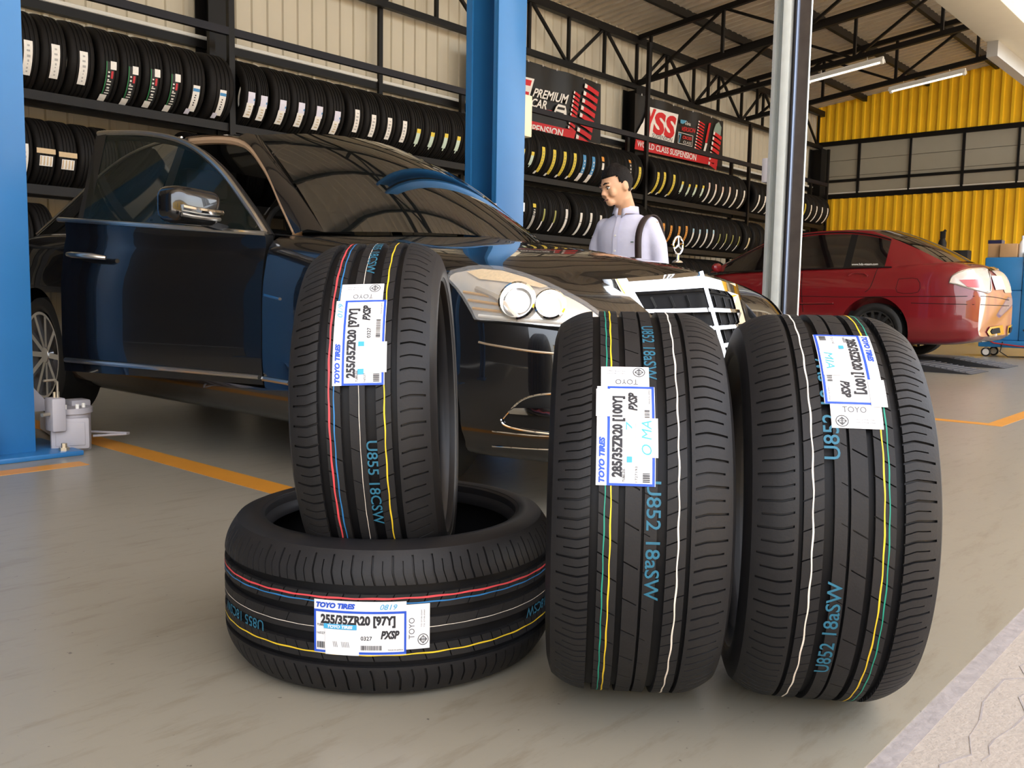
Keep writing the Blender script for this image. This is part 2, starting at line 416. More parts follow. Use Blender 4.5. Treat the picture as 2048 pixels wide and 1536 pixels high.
def hero_tread(T, ribs, gd=.0105):
    V = []; Fq = []
    for (l0, l1, N, slant, sip, nl) in ribs:
        lats = set(np.linspace(l0, l1, nl))
        for (c, w, d, a, b) in sip:
            for e in (a, b):
                if l0 < e < l1: lats.add(e - .0006); lats.add(e + .0006)
        lats = sorted(lats)
        rows = [(l0, -gd)] + [(l, 0.0) for l in lats] + [(l1, -gd)]
        p = 2 * PI / N; cols = []
        for k in range(N):
            edges = []
            for si, (c, w, d, a, b) in enumerate(sip):
                cc = (k + c) * p; hw = w / 2 / T.R
                edges += [(cc - hw, None), (cc - hw * .8, si), (cc + hw * .8, si), (cc + hw, None)]
            if not edges: edges = [(k * p, None)]
            cols += edges
        full = []
        for i, (t, s_) in enumerate(cols):
            full.append((t, s_)); tn = cols[i + 1][0] if i + 1 < len(cols) else cols[0][0] + 2 * PI
            m = int((tn - t) / rad(1.3))
            for j in range(1, m + 1): full.append((t + (tn - t) * j / (m + 1), None))
        base = len(V); nr = len(rows)
        for (t, s_) in full:
            for (l, dd) in rows:
                d = dd
                if s_ is not None and dd == 0.0:
                    c, w, dep, a, b = sip[s_]
                    if a <= l <= b: d = -dep
                V.append(T.P(l, t + slant(l) / T.R, d))
        nc = len(full)
        for i in range(nc):
            j = (i + 1) % nc
            for q in range(nr - 1):
                Fq.append((base + i * nr + q, base + j * nr + q, base + j * nr + q + 1, base + i * nr + q + 1))
    me = bpy.data.meshes.new('tread'); me.from_pydata(V, [], Fq); me.update()
    return link('tread', me, M_rub, T.root, smooth=True, ang=32)
def hero_carcass(T, l0, l1, W2, gd=.0103):
    R = T.R; hw = T.half; e = T.rr(hw)
    out = [(hw, e), (hw + .004, e - .010), (W2 - .001, R - .052), (W2, R - .062), (W2 - .003, R - .073), (W2 - .004, R - .0735), (W2 - .007, R - .080), (W2 - .010, R - .0805), (W2 - .020, .2625), (W2 - .026, .2575), (W2 - .034, .2535), (W2 - .042, .2545), (W2 - .043, .262), (W2 - .036, .275), (W2 - .024, .295), (W2 - .018, R - .035), (W2 - .040, R - .019), (W2 * .4, R - .0155)]
    under = [(l, T.rr(l) - gd) for l in np.linspace(-hw, hw, 25)]
    M_groove_shade = mat('groove_rubber_shade', (0.0045, 0.0045, 0.0055), rough=0.5, spec=0.22, noise=0.2)  # darker tone puts the recess shade into the groove floors
    MB().lathe(under, 180, 'x', T.off).obj('groove_base', M_groove_shade, T.root, smooth=True)
    prof = [(-a, b) for a, b in reversed(out)] + [(l, T.rr(l) - gd - .002) for l in (-hw * .9, -hw * .5, 0, hw * .5, hw * .9)] + out
    mb = MB().lathe(prof, 150, 'x', T.off, closed=True)
    return mb.obj('sidewall', M_rubs, T.root, smooth=True, ang=38)
def stripe(T, l, col, w, wob=.0004, name='paint_stripe', seed=1, per=36):
    rnd = random.Random(seed); n = 216; P = []
    ph = rnd.random() * 6
    for k in range(n + 1):
        t = 2 * PI * k / n
        dl = wob * math.sin(per * t + ph) + .0008 * math.sin(3 * t + ph)
        if k == n: dl = P0
        if k == 0: P0 = dl
        ww = w * (1 + .15 * math.sin(23 * t))
        P.append((T.P(l + dl - ww / 2, t, .0006), T.P(l + dl + ww / 2, t, .0006)))
    MB().grid([list(p) for p in P]).obj(name, mat('stripe_' + col, LC[col], .55, noise=.15, nscale=60), T.root, label=col + ' painted tread stripe', smooth=True)
def ink(T, s, th, l, w, h, dr):
    """blue stamped ink; dr = -1 reads towards falling th with letter tops at +lat"""
    mb = MB()
    for i, (du, dv) in enumerate(((0, 0), (.012, .013))):
        f = lambda u, v: T.P(l + v + dv * .0, th + dr * u / T.R, .0009)
        if i == 0: text_in(mb, s, 0, 0, w, h, f, bold=.012)
    mb.obj('ink_stamp', M_ink, T.root, label='blue stamped code')
def sticker(T, th0, lb, size, extra, tis=True):
    """paper label .166 x .091, text along +th, letter tops towards -lat"""
    R = T.R; L, H = .166, .091
    def fm(d):
        return lambda u, v: T.P0(lb - v, th0 + u / R, d)
    def fmap(u, v, d=.0022):
        l = lb - v; th = th0 + u / R; r = R + d
        r = max(T.rr(l), T.rr(lb) if abs(l) < abs(lb) else T.rr(l)) + d
        return (T.off.x + l, T.off.y - r * math.cos(th), T.off.z + r * math.sin(th))
    def patch(u0, u1, v0, v1, d, nu=16, nv=10):
        return [[fmap(u0 + (u1 - u0) * i / nu, v0 + (v1 - v0) * j / nv, d) for j in range(nv + 1)] for i in range(nu + 1)]
    lab = MB().grid(patch(0, L, 0, H, .0016)).obj('size_label', M_paper, T.root, label='white printed tyre size label with blue frame', smooth=True)
    B = lambda u, v: fmap(u, v, .0024)
    fr = MB()
    for (a, b, c, d) in ((0, L, .001, .005), (0, L, .0705, .0745), (0, .0038, .001, .0745), (L - .0038, L, .001, .0745)):
        fr.grid(patch(a, b, c, d, .0021, 14 if b - a > .1 else 2, 2 if b - a > .1 else 6))
    fr.obj('frame_print', M_pblue, lab, smooth=True)
    tb = MB(); text_in(tb, 'TOYO TIRES', .004, .0785, .072, .0082, B, bold=.085, shear=.22); tb.obj('brand_print', M_pblue, lab)
    tk = MB()
    text_in(tk, size, .013, .0520, .134, .0145, B, bold=.07)
    text_in(tk, 'PXSP', .121, .0285, .033, .0130, B, bold=.07, shear=.25)
    text_in(tk, 'TUBELESS', .006, .0465, .020, .0038, B, bold=.02)
    if '285' in size: text_in(tk, '1727193', .006, .0275, .024, .0038, B)
    else: text_in(tk, '16527', .006, .0325, .015, .0040, B); text_in(tk, '0327', .086, .0255, .020, .0068, B, bold=.02)
    text_in(tk, 'MADE IN JAPAN', .134, .0075, .026, .0025, B)
    tk.obj('black_print', M_pblack, lab)
    bc = MB(); rn = random.Random(5)
    for (a, b, v0, v1) in ((.006, .020, .0085, .0195), (.086, .121, .0085, .0165)):
        u = a
        while u < b:
            w = rn.choice((.0006, .001, .0016)); bc.grid(patch(u, u + w, v0, v1, .0024, 1, 1)); u += w + rn.choice((.0007, .0011))
    bc.obj('barcode', M_pblack, lab)['kind'] = 'stuff'
    for (nm, m_, u0, u1, v0, v1, d) in extra.get('patches', ()):
        MB().grid(patch(u0, u1, v0, v1, d, 10, 6)).obj(nm, m_, lab, smooth=True)
    for (s_, m_, u, v, w, h, sh, bo) in extra.get('texts', ()):
        q = MB(); text_in(q, s_, u, v, w, h, lambda a, b: fmap(a, b, .0036), bold=bo, shear=sh); q.obj('handwriting' if m_ is M_ppale or m_ is M_pcyan else 'overlay_print', m_, lab)
    if tis:
        v0, v1 = .008, .085
        t2 = MB().grid(patch(L, L + .042, v0, v1, .0013, 6, 10)).obj('standards_label', M_paper, T.root, label='small white certification label with round mark', smooth=True)
        g = MB(); cu, cv, rr_ = L + .030, .024, .0098
        n = 28
        for k in range(n):
            a, b = 2 * PI * k / n, 2 * PI * (k + 1) / n
            g.add([fmap(cu + q * math.cos(w), cv + q * math.sin(w), .0019) for w, q in ((a, rr_), (b, rr_), (b, rr_ * .88), (a, rr_ * .88))], [(0, 1, 2, 3)])
        def seg(a, b, w=.0005):
            a = Vector(a); b = Vector(b); d = (b - a).normalized() * w; nn = Vector((-d.y, d.x))
            g.add([fmap(cu + p.x, cv + p.y, .0019) for p in (a + nn, b + nn, b - nn, a - nn)], [(0, 1, 2, 3)])
        q = .0066
        for a, b in (((0, q), (q, 0)), ((q, 0), (0, -q)), ((0, -q), (-q, 0)), ((-q, 0), (0, q)), ((-q, 0), (q, 0)), ((0, -q), (0, q)), ((-q * .5, -q * .5), (-q * .5, q * .5)), ((q * .5, -q * .5), (q * .5, q * .5))): seg(a, b)
        g.obj('round_mark', M_pblack, t2)
        # TOYO, turned a quarter
        w = MB(); vs, fs, W = text2d('TOYO', 0, 0)
        w.add([fmap(L + .0145 - y * .0105, .026 + x / W * .036, .0019) for x, y in vs], fs); w.obj('brand_print', M_pgrey, t2)
        w = MB()
        for k, uu in enumerate((.022, .027)):
            vs, fs, W = text2d('TIS 2718-2560', 0, 0)
            w.add([fmap(L + uu + .006 - y * .0022, .045 + x / W * .030, .0019) for x, y in vs], fs)
        w.obj('fine_print', M_pgrey, t2)
def up(k, a, b): return lambda l: k * min(1, max(0, (l - a) / (b - a)))
def tyre_285(root, off):
    T = Hero(.7075 / 2, .140, root, off)
    sl = up(.006, -.098, -.081); sr = lambda l: -.006 * min(1, max(0, (.098 - l) / .022))
    ribs = [(-.140, -.081, 72, sl, [(.25, .0042, .006, -.131, -.081), (.75, .0022, .005, -.120, -.081)], 14),
            (-.068, -.0375, 36, lambda l: -.55 * (l + .053), [(.2, .0026, .006, -.068, -.0375), (.7, .0026, .006, -.068, -.051)], 4),
            (-.0275, -.0022, 36, lambda l: -.55 * (l + .015), [(.5, .0026, .006, -.0275, -.006)], 4),
            (.0022, .0215, 36, lambda l: -.55 * (l + .015), [(.5, .0016, .004, .0022, .011)], 4),
            (.0365, .0665, 48, lambda l: .42 * (l - .05), [(.2, .0024, .006, .0365, .0665), (.7, .0024, .006, .0365, .051)], 4),
            (.0735, .140, 52, sr, [(.25, .0040, .006, .080, .132), (.75, .0034, .005, .080, .126)], 16)]
    hero_carcass(T, -.14, .14, .1495); hero_tread(T, ribs)
    stripe(T, -.0585, 'green', .0019, seed=2); stripe(T, -.0500, 'yellow', .0023, seed=3); stripe(T, .0535, 'white', .0024, .0007, seed=4)
    return T
def tyre_255(root, off, W2=.134):
    T = Hero(.6865 / 2, .124, root, off)
    sl = up(.006, -.090, -.071); sr = lambda l: -.006 * min(1, max(0, (.092 - l) / .022))
    ribs = [(-.124, -.071, 58, sl, [(.25, .0042, .006, -.116, -.071), (.75, .0022, .005, -.108, -.071)], 14),
            (-.0555, -.0295, 36, lambda l: -.5 * (l + .04), [(.2, .0026, .006, -.0555, -.0295), (.7, .0026, .006, -.0555, -.040)], 4),
            (-.0135, .0135, 36, lambda l: -.5 * l, [(.4, .0016, .004, -.0135, .001)], 4),
            (.0325, .0585, 46, lambda l: .40 * (l - .045), [(.2, .0024, .006, .0325, .0585), (.7, .0024, .006, .0325, .044)], 4),
            (.0695, .124, 44, sr, [(.25, .0040, .006, .075, .117), (.75, .0034, .005, .075, .112)], 16)]
    hero_carcass(T, -.124, .124, W2); hero_tread(T, ribs)
    stripe(T, -.0485, 'red', .0031, seed=5); stripe(T, -.0400, 'blue', .0022, seed=6); stripe(T, .0025, 'white', .0009, .0002, name='thin_stripe', seed=7); stripe(T, .0465, 'yellow', .0024, .0005, seed=8)
    return T
R3, R2 = .7075 / 2, .6865 / 2
# standing tyre between its neighbours
t3 = thing('car_tire', 'new wide tyre standing upright, green and yellow stripes left of its sticker, white stripe right', 'tire', (1.4181, .9568, 0), (0, 0, -.9191), group='new tyres on the floor')
T = tyre_285(t3, (0, 0, R3))
sticker(T, .262, .018, '285/35ZR20 [100Y]', {'patches': [('torn_overlay', M_paper, .044, .108, -.004, .030, .0030), ('cyan_sticker', M_pcyan, .036, .045, .036, .044, .0030), ('torn_overlay', M_paper, .110, .160, .071, .0925, .0030), ('pale_sticker', M_paper, .046, .098, .036, .044, .0030)],
   'texts': [('O MA', M_ppale, .048, .006, .056, .016, .2, .0), ('7', M_ppale, .088, .036, .014, .010, 0, 0)]})
ink(T, 'U852 18aSW', .285, .0055, .188, .022, -1); ink(T, 'U852 18aSW', 1.20, .0030, .150, .020, -1)
# right-hand standing tyre, turned the other way round
t4 = thing('car_tire', 'new wide upright tyre with green and yellow stripes right of its sticker, white stripe left', 'tire', (1.6245, .6965, 0), (0, 0, -.984 + PI), group='new tyres on the floor')
T = tyre_285(t4, (0, 0, R3))
sticker(T, 2.008, .031, '285/35ZR20 [100Y]', {'patches': [('torn_overlay', M_paper, .050, .110, .004, .034, .0030), ('cyan_sticker', M_pcyan, .036, .045, .036, .044, .0030), ('torn_overlay', M_paper, .118, .170, .070, .0945, .0030)],
   'texts': [('MIA', M_ppale, .056, .010, .040, .014, .2, .0)]})
ink(T, 'U852 18aSW', 2.55 - PI + .38, .0055, .0001, .0001, -1) if False else None
ink(T, 'U852 18aSW', 3.80, .0055, .188, .022, -1); ink(T, 'U852 18aSW', 2.74, .0130, .188, .024, -1)
# flat tyre and the tyre standing in it
fz = Matrix(((0, -math.cos(YAW + PI) * 1.0, math.sin(YAW)), (0, -math.sin(YAW + PI), -math.cos(YAW)), (-1, 0, 0)))
t2 = thing('car_tire', 'new tyre lying flat on the floor with another tyre standing in its hole', 'tire', (1.2400, 1.4425, 0), (0, 0, 0), group='new tyres on the floor')
fr_dir = -Vector((math.cos(YAW), math.sin(YAW), 0)); rt_dir = Vector((math.sin(YAW), -math.cos(YAW), 0))
m3 = Matrix((Vector((0, 0, -1)), -fr_dir, rt_dir)).transposed()
t2.rotation_euler = m3.to_euler()
T = tyre_255(t2, (-.134, 0, 0)); t2.scale = (1.07, 1, 1)
sticker(T, -.278, .0466, '255/35ZR20 [97Y]', {'patches': [('white_overlay', M_paper, .022, .083, -.001, .0425, .0030), ('brand_strip', M_pcyan, .019, .079, .0430, .0515, .0030)],
   'texts': [('TOYO TIRES', M_paper, .026, .0450, .046, .0048, .2, .07), ('0819', M_pcyan, .120, .0780, .030, .0095, .3, .0), ('|||  |||||', M_pgrey, .036, .0150, .030, .0075, -.2, .0)]})
ink(T, 'U855 18CSW', -.62, .0140, .160, .018, -1); ink(T, 'U855 18CSW', 1.45, .0140, .160, .018, -1)
t1 = thing('car_tire', 'new tyre with red, blue and yellow stripes standing in the hole of a flat tyre', 'tire', (1.2427, 1.4457, .494 - R2), (0, 0, 0), group='new tyres on the floor')
A = Vector((math.cos(-.8433) * math.cos(.043), math.sin(-.8433) * math.cos(.043), math.sin(.043))); Bv = Vector((-math.sin(-.8433), math.cos(-.8433), 0)); Cv = A.cross(Bv)
t1.rotation_euler = Matrix((A, Bv, Cv)).transposed().to_euler()
T = tyre_255(t1, (0, 0, R2))
sticker(T, .233, .048, '255/35ZR20 [97Y]', {'patches': [('white_overlay', M_paper, .022, .078, -.004, .030, .0030), ('cyan_sticker', M_pcyan, .019, .029, .036, .0465, .0030), ('pale_sticker', M_paper, .029, .070, .036, .0465, .0029), ('cyan_sticker', M_pcyan, .070, .079, .036, .0465, .0030)],
   'texts': [('01/9', M_pcyan, .128, .0775, .030, .0095, .3, .0)]})
ink(T, 'U855 18CSW', -.05, .0140, .168, .019, -1); ink(T, 'U855 18CSW', 1.42, .0020, .168, .017, -1)
# ================================================================ tyre rack along the cream wall
M_rackrub = mat('rack_tyre_rubber', (0.0085, 0.0072, 0.0065), rough=0.62, spec=0.22, noise=0.3, nscale=12)
YR = 8.02; SH = [2.33, 1.58, 0.83]
rack = thing('tire_rack', 'long black steel tyre rack of three shelves along the cream wall', 'rack', (0, YR, 0))
PX = [-5.6, -2.15, 1.3, 4.72, 8.15, 11.78, 15.1, 18.55]
for x in PX:
    MB().box(x - .03, x + .03, -.20, -.15, 0, 4.6 if abs(x - 11.78) < .01 else 3.9).obj('post', M_black, rack)
    MB().box(x - .03, x + .03, .15, .20, 0, 3.3).obj('post', M_black, rack)
for z in SH:
    for a, b in zip(PX[:-1], PX[1:]):
        MB().box(a + .03, b - .03, -.175, -.125, z - .075, z).obj('shelf_beam', M_black, rack)
        MB().box(a + .03, b - .03, .125, .175, z - .075, z).obj('shelf_beam', M_black, rack)
for a, b in zip(PX[:-1], PX[1:]):
    MB().box(a + .03, b - .03, -.20, -.15, 3.14, 3.21).obj('top_rail', M_navy, rack)
def rack_tyre_mesh(R, W):
    h = W / 2; ri = R - .105
    P = [(-h * .80, ri), (-h * .95, ri + .03), (-h, R - .05), (-h * .93, R - .018), (-h * .80, R - .006)]
    g = [-.50, -.17, .17, .50]
    for c in g:
        a = h * c; P += [(a - .007, R - .002), (a - .005, R - .010), (a + .005, R - .010), (a + .007, R - .002)]
    P += [(h * .80, R - .006), (h * .93, R - .018), (h, R - .05), (h * .95, ri + .03), (h * .80, ri), (h * .72, ri + .004), (h * .8, R - .03), (0, R - .02), (-h * .8, R - .03), (-h * .72, ri + .004)]
    me = MB().lathe(P, 44, 'x', (0, 0, R), closed=True).mesh('rack_tire'); me.materials.append(M_rackrub)
    me.polygons.foreach_set('use_smooth', [True] * len(me.polygons)); me.set_sharp_from_angle(angle=rad(40))
    return me
RT = {}
def rt_mesh(R, W):
    k = (round(R, 2), round(W, 2))
    if k not in RT: RT[k] = rack_tyre_mesh(k[0], k[1])
    return RT[k]
mc = lambda n, c: mat('label_' + n, c, .6, noise=.12, nscale=70)
LW, LY, LK, LG, LR, LB, LO, LV, LT = mc('white', (.80, .76, .70)), mc('yellow', (.72, .55, .06)), mc('black', (.015, .015, .015)), mc('green', (.03, .26, .08)), mc('red', (.50, .03, .04)), mc('blue', (.06, .25, .50)), mc('orange', (.72, .30, .05)), mc('lilac', (.68, .66, .76)), mc('tan', (.62, .45, .26))
LOL, LMI = mc('olive', (.34, .33, .10)), mc('mint', (.55, .66, .55))
# label kinds: (lat0, lat1, th0, th1, material, part name); th measured up from the front of the tread
def txtbars(l0, l1, t0, t1, m_, n, seed):
    r = random.Random(seed); out = []
    for k in range(n):
        a = t0 + (t1 - t0) * (k + .2) / n; b = t0 + (t1 - t0) * (k + .2 + r.uniform(.3, .6)) / n
        out.append((l0 + (l1 - l0) * r.uniform(0, .3), l1 - (l1 - l0) * r.uniform(0, .3), a, b, m_, 'label_print'))
    return out
KIND = {
 'white': ([(-.030, .035, .12, -.70, LW, 'paper_label')] + txtbars(-.015, .02, .05, -.3, mc('grey', (.42, .40, .38)), 3, 1) + txtbars(-.005, .012, -.3, -.65, mc('grey', (.42, .40, .38)), 4, 2), 'long white paper label'),
 'racing': ([(-.030, .032, .0, -1.0, LK, 'banner_label'), (-.034, -.028, .0, -.95, LG, 'green_edge'), (.0, .050, .02, -.18, LW, 'paper_label'), (-.045, .012, -.86, -1.1, LW, 'paper_label'), (.008, .026, -.22, -.40, LR, 'red_square')] + txtbars(-.022, -.002, -.22, -.5, LW, 3, 3) + txtbars(-.02, .02, -.45, -.85, LW, 5, 4), 'black label edged green'),
 'bluetop': ([(-.030, .035, -.12, -.88, LW, 'paper_label'), (-.028, .034, -.20, -.28, LB, 'blue_band'), (-.050, -.005, -.80, -1.0, LV, 'paper_tab')] + txtbars(-.01, .01, -.35, -.7, LK, 5, 6), 'white label banded blue'),
 'lilac': ([(-.035, .038, -.05, -.40, LV, 'paper_tab'), (-.042, .030, -.36, -.80, LW, 'paper_label'), (.024, .036, -.22, -.28, LB, 'blue_spot')] + txtbars(-.02, .015, -.42, -.75, mc('tanp', (.55, .42, .25)), 4, 7), 'lilac and white label'),
 'scrawl': ([(-.030, .030, .06, -.66, LW, 'paper_label')] + txtbars(-.018, .018, -.02, -.62, mc('grey', (.42, .40, .38)), 6, 8), 'short grey-printed white label'),
 'yellowtop': ([(-.028, .028, -.22, -.62, LMI, 'paper_label'), (-.026, .030, -.10, -.24, LY, 'yellow_tab'), (-.004, .012, -.62, -.72, LMI, 'paper_tail')], 'yellow-topped pale label'),
 'yellow': ([(-.030, .030, .15, -.90, LY, 'yellow_label'), (-.050, -.010, -.84, -1.0, LW, 'paper_tab')] + txtbars(-.012, .012, .0, -.85, LOL, 7, 9), 'long yellow label'),
 'blue': ([(-.032, .034, .18, -.62, LB, 'blue_label'), (-.048, .030, -.58, -1.0, LW, 'paper_tab')] + txtbars(-.012, .018, .0, -.6, LW, 4, 10), 'blue label with white tabs'),
 'orangetop': ([(-.028, .030, .25, .05, LO, 'orange_tab'), (-.022, .026, -.02, -.30, LW, 'paper_label')], 'orange tab above white label'),
 'greyprint': ([(-.026, .030, .30, -.80, LK, 'banner_label'), (-.026, .030, .42, .28, LO, 'orange_tab'), (-.028, .030, -.74, -.86, LW, 'paper_tab')] + txtbars(-.015, .02, .22, -.7, LW, 6, 11), 'white-printed black label'),
 'whitelong': ([(-.028, .020, .10, -.95, LW, 'paper_label'), (-.028, .020, -.28, -.30, LK, 'label_line')], 'long thin white label'),
 'pinklong': ([(-.028, .020, .10, -.95, LW, 'paper_label'), (-.026, .018, .10, -.20, mc('pink', (.72, .52, .42)), 'pink_end')], 'long thin pink-ended label'),
 'orange': ([(-.030, .030, .12, -.92, LO, 'orange_label')] + txtbars(-.008, .012, .0, -.8, LK, 7, 12), 'long orange label'),
 'bluewhite': ([(-.026, .020, .08, -.95, LW, 'paper_label'), (-.028, .022, .10, -.10, mc('paleblue', (.40, .58, .68)), 'blue_end')], 'blue-ended long white label'),
 'olive': ([(-.016, .016, .0, -.50, LOL, 'olive_label'), (-.026, .0, -.50, -.92, LW, 'paper_tail')], 'narrow olive label'),
 'streaked': ([(-.030, .030, .15, .0, LY, 'yellow_tab'), (-.028, .028, -.04, -.95, LK, 'banner_label')] + [(-.022 + i * .016, -.014 + i * .016, -.30, -.93, LW, 'label_print') for i in range(3)] + txtbars(-.02, .02, -.06, -.3, LW, 3, 13), 'striped black and white label'),
 'band': ([(-.075, .070, .02, -.12, LT, 'wrap_label'), (-.050, .050, -.18, -.46, LW, 'paper_label')] + [(-.045 + i * .025, -.035 + i * .025, -.20, -.44, LT, 'label_print') for i in range(4)], 'tan wrap and square label'),
 'cream': ([(-.026, .022, .0, -.60, mc('cream', (.72, .60, .36)), 'cream_label'), (-.040, -.01, -.56, -.70, LW, 'paper_tail')], 'short cream label'),
 'plain': ([], 'no label in view'),
}
LM = {}
def label_meshes(kind, R):
    k = (kind, round(R, 2))
    if k in LM: return LM[k]
    out = []; g = {}
    for (l0, l1, a, b, m_, nm) in KIND[kind][0]: g.setdefault((nm, m_.name), []).append((l0, l1, a, b, m_, nm))
    lev = 0
    order = sorted(g.items(), key=lambda kv: min(KIND[kind][0].index(e) for e in kv[1]))
    for (nm, _), es in order:
        lev += 1
        ents = [es] if nm == 'label_print' else [[e] for e in es]
        for ee in ents:
            mb = MB()
            for (l0, l1, a, b, m_, nm2) in ee:
                r = R + .0012 + .0007 * lev; n = max(2, int(abs(a - b) / .09))
                mb.grid([[(l, -r * math.cos(a + (b - a) * i / n), R + r * math.sin(a + (b - a) * i / n)) for l in (l0, l1)] for i in range(n + 1)])
            me = mb.mesh(nm); me.materials.append(ee[0][4]); out.append((nm, me))
    LM[k] = out; return out
ROWN = ['top shelf', 'middle shelf', 'low shelf']
def rack_tyre(row, X, kind, R, W, place, rot=0.0):
    me = rt_mesh(R, W); o = link('rack_tire', me)
    Rr = round(R, 2)
    zc = SH[row] + math.sqrt(Rr * Rr - .125 ** 2) - Rr
    o.location = (X, YR, zc + .0005); o.rotation_euler = (0, 0, 0)
    ds = KIND[kind][1]
    tag(o, 'tyre with %s, %s %s' % (ds, ROWN[row], place), 'tire', 'tyres on the %s' % ROWN[row])
    rr = random.Random(int(X * 1000) + row); dth = rr.uniform(-.04, .04)
    for nm, lm in label_meshes(kind, Rr):
        c = link(nm, lm, None, o)
        if nm == 'label_print': c['kind'] = 'stuff'
        # turn about the tyre axis (through the tyre centre)
        c.matrix_local = Matrix.Translation((0, 0, Rr)) @ Matrix.Rotation(dth + rot, 4, 'X') @ Matrix.Translation((0, 0, -Rr))
def run(row, items, R, place, yoff=0):
    xs = [onY(px, py, YR - R).x for px, py, k in items]
    for p in PX:                                                     # tyres stand clear of the rack posts
        for i in range(len(xs)):
            if abs(xs[i] - p) < .125: xs[i] = p + (.125 if xs[i] > p else -.125)
    for i, (px, py, k) in enumerate(items):
        gaps = []
        if i > 0: gaps.append(xs[i] - xs[i - 1])
        if i + 1 < len(xs): gaps.append(xs[i + 1] - xs[i])
        W = min(.26, max(.10, min(gaps) * .985)) if gaps else .21
        W = min([W] + [2 * (abs(xs[i] - p) - .032) for p in PX]); W = math.floor(W * 100) / 100
        rack_tyre(row, xs[i], k, R, W, place)
    return xs
pl = 'left of the blue lift post'
A1 = [(57, 125, 'white'), (112, 137, 'white'), (168, 145, 'white'), (222, 157, 'racing'), (266, 160, 'racing'), (310, 170, 'racing'), (351, 178, 'racing'), (394, 190, 'bluetop'), (447, 195, 'bluetop'), (489, 203, 'lilac'), (529, 213, 'lilac'), (567, 222, 'lilac'), (604, 230, 'lilac'), (640, 240, 'lilac'), (676, 245, 'lilac'), (715, 252, 'scrawl'), (748, 256, 'scrawl'), (780, 262, 'scrawl'), (810, 267, 'scrawl'), (838, 278, 'yellowtop'), (866, 282, 'yellowtop'), (893, 286, 'yellowtop'), (918, 290, 'yellowtop'), (942, 294, 'yellowtop'), (965, 298, 'yellowtop'), (987, 302, 'yellowtop'), (1008, 306, 'yellowtop'), (1028, 308, 'yellowtop')]
run(0, A1, .33, pl)
A2 = [(1047, 312, 'yellowtop'), (1066, 318, 'yellowtop'), (1087, 325, 'yellow'), (1109, 328, 'yellow'), (1130, 333, 'yellow'), (1150, 338, 'yellow'), (1169, 336, 'blue'), (1187, 341, 'blue'), (1206, 340, 'orangetop'), (1225, 340, 'olive'), (1243, 342, 'plain'), (1261, 345, 'greyprint'), (1280, 348, 'yellow')]
run(0, A2, .33, 'under the PREMIUM CAR banner')
A3 = [(1311, 345, 'yellow'), (1330, 350, 'yellow'), (1349, 352, 'yellow'), (1366, 361, 'yellowtop'), (1380, 368, 'yellowtop'), (1393, 370, 'yellowtop'), (1407, 374, 'yellowtop'), (1419, 380, 'pinklong'), (1432, 382, 'pinklong'), (1446, 384, 'pinklong'), (1460, 386, 'pinklong'), (1474, 385, 'whitelong'), (1489, 388, 'whitelong')]
run(0, A3, .33, 'under the YSS banner')
A4 = [(1519, 396, 'whitelong'), (1531, 399, 'whitelong'), (1543, 402, 'whitelong'), (1555, 404, 'whitelong'), (1567, 406, 'whitelong'), (1578, 408, 'whitelong'), (1589, 410, 'yellow'), (1600, 412, 'yellow'), (1611, 414, 'yellow'), (1623, 416, 'whitelong'), (1634, 417, 'whitelong'), (1645, 418, 'whitelong'), (1656, 418, 'whitelong')]
run(0, A4, .32, 'next to the yellow wall')
B1 = [(48, 305, 'white'), (93, 300, 'band'), (137, 312, 'band'), (180, 318, 'plain'), (221, 324, 'plain'), (261, 330, 'plain'), (300, 336, 'plain'), (338, 342, 'plain')]
run(1, B1, .29, 'beside the open car door')
B2 = [(412, 353, 'plain'), (447, 357, 'plain'), (489, 361, 'plain'), (524, 365, 'plain'), (558, 369, 'plain'), (591, 373, 'plain'), (623, 376, 'plain'), (654, 379, 'plain'), (683, 382, 'plain'), (711, 384, 'plain'), (738, 386, 'plain'), (764, 388, 'plain'), (789, 390, 'plain'), (813, 391, 'plain'), (836, 392, 'plain'), (860, 394, 'plain'), (883, 397, 'plain'), (906, 400, 'plain'), (928, 403, 'plain')]
run(1, B2, .33, 'behind the black sedan')
B3 = [(1048, 430, 'plain'), (1069, 427, 'streaked'), (1089, 432, 'olive'), (1111, 433, 'olive'), (1134, 433, 'whitelong'), (1163, 438, 'whitelong'), (1183, 437, 'whitelong'), (1202, 445, 'whitelong'), (1221, 447, 'plain'), (1240, 449, 'plain'), (1258, 450, 'plain'), (1276, 452, 'plain'), (1294, 453, 'plain'), (1311, 454, 'plain')]
run(1, B3, .33, 'behind the man in the shirt')
B4 = [(1328, 450, 'orange'), (1343, 453, 'orange'), (1359, 456, 'orange'), (1373, 466, 'orange'), (1387, 465, 'bluewhite'), (1400, 467, 'bluewhite'), (1414, 467, 'bluewhite'), (1427, 471, 'bluewhite'), (1440, 474, 'olive'), (1453, 476, 'olive'), (1466, 477, 'olive'), (1479, 478, 'olive'), (1499, 470, 'cream'), (1515, 470, 'plain'), (1530, 460, 'plain')]
run(1, B4, .32, 'above the nose of the red car')
B5 = [(1604, 480, 'plain'), (1616, 481, 'plain'), (1628, 482, 'plain'), (1640, 483, 'plain'), (1651, 484, 'plain')]
run(1, B5, .32, 'behind the roof of the red car')
C1 = [(1322, 545, 'plain'), (1337, 545, 'plain'), (1352, 545, 'plain'), (1367, 545, 'plain'), (1382, 545, 'yellow'), (1397, 546, 'yellow'), (1412, 547, 'yellow'), (1426, 548, 'plain'), (1440, 549, 'plain'), (1454, 550, 'plain')]
run(2, C1, .32, 'behind the bonnet star')
C2 = [(50, 460, 'plain'), (95, 463, 'plain')]
run(2, C2, .32, 'beyond the sedan tail')

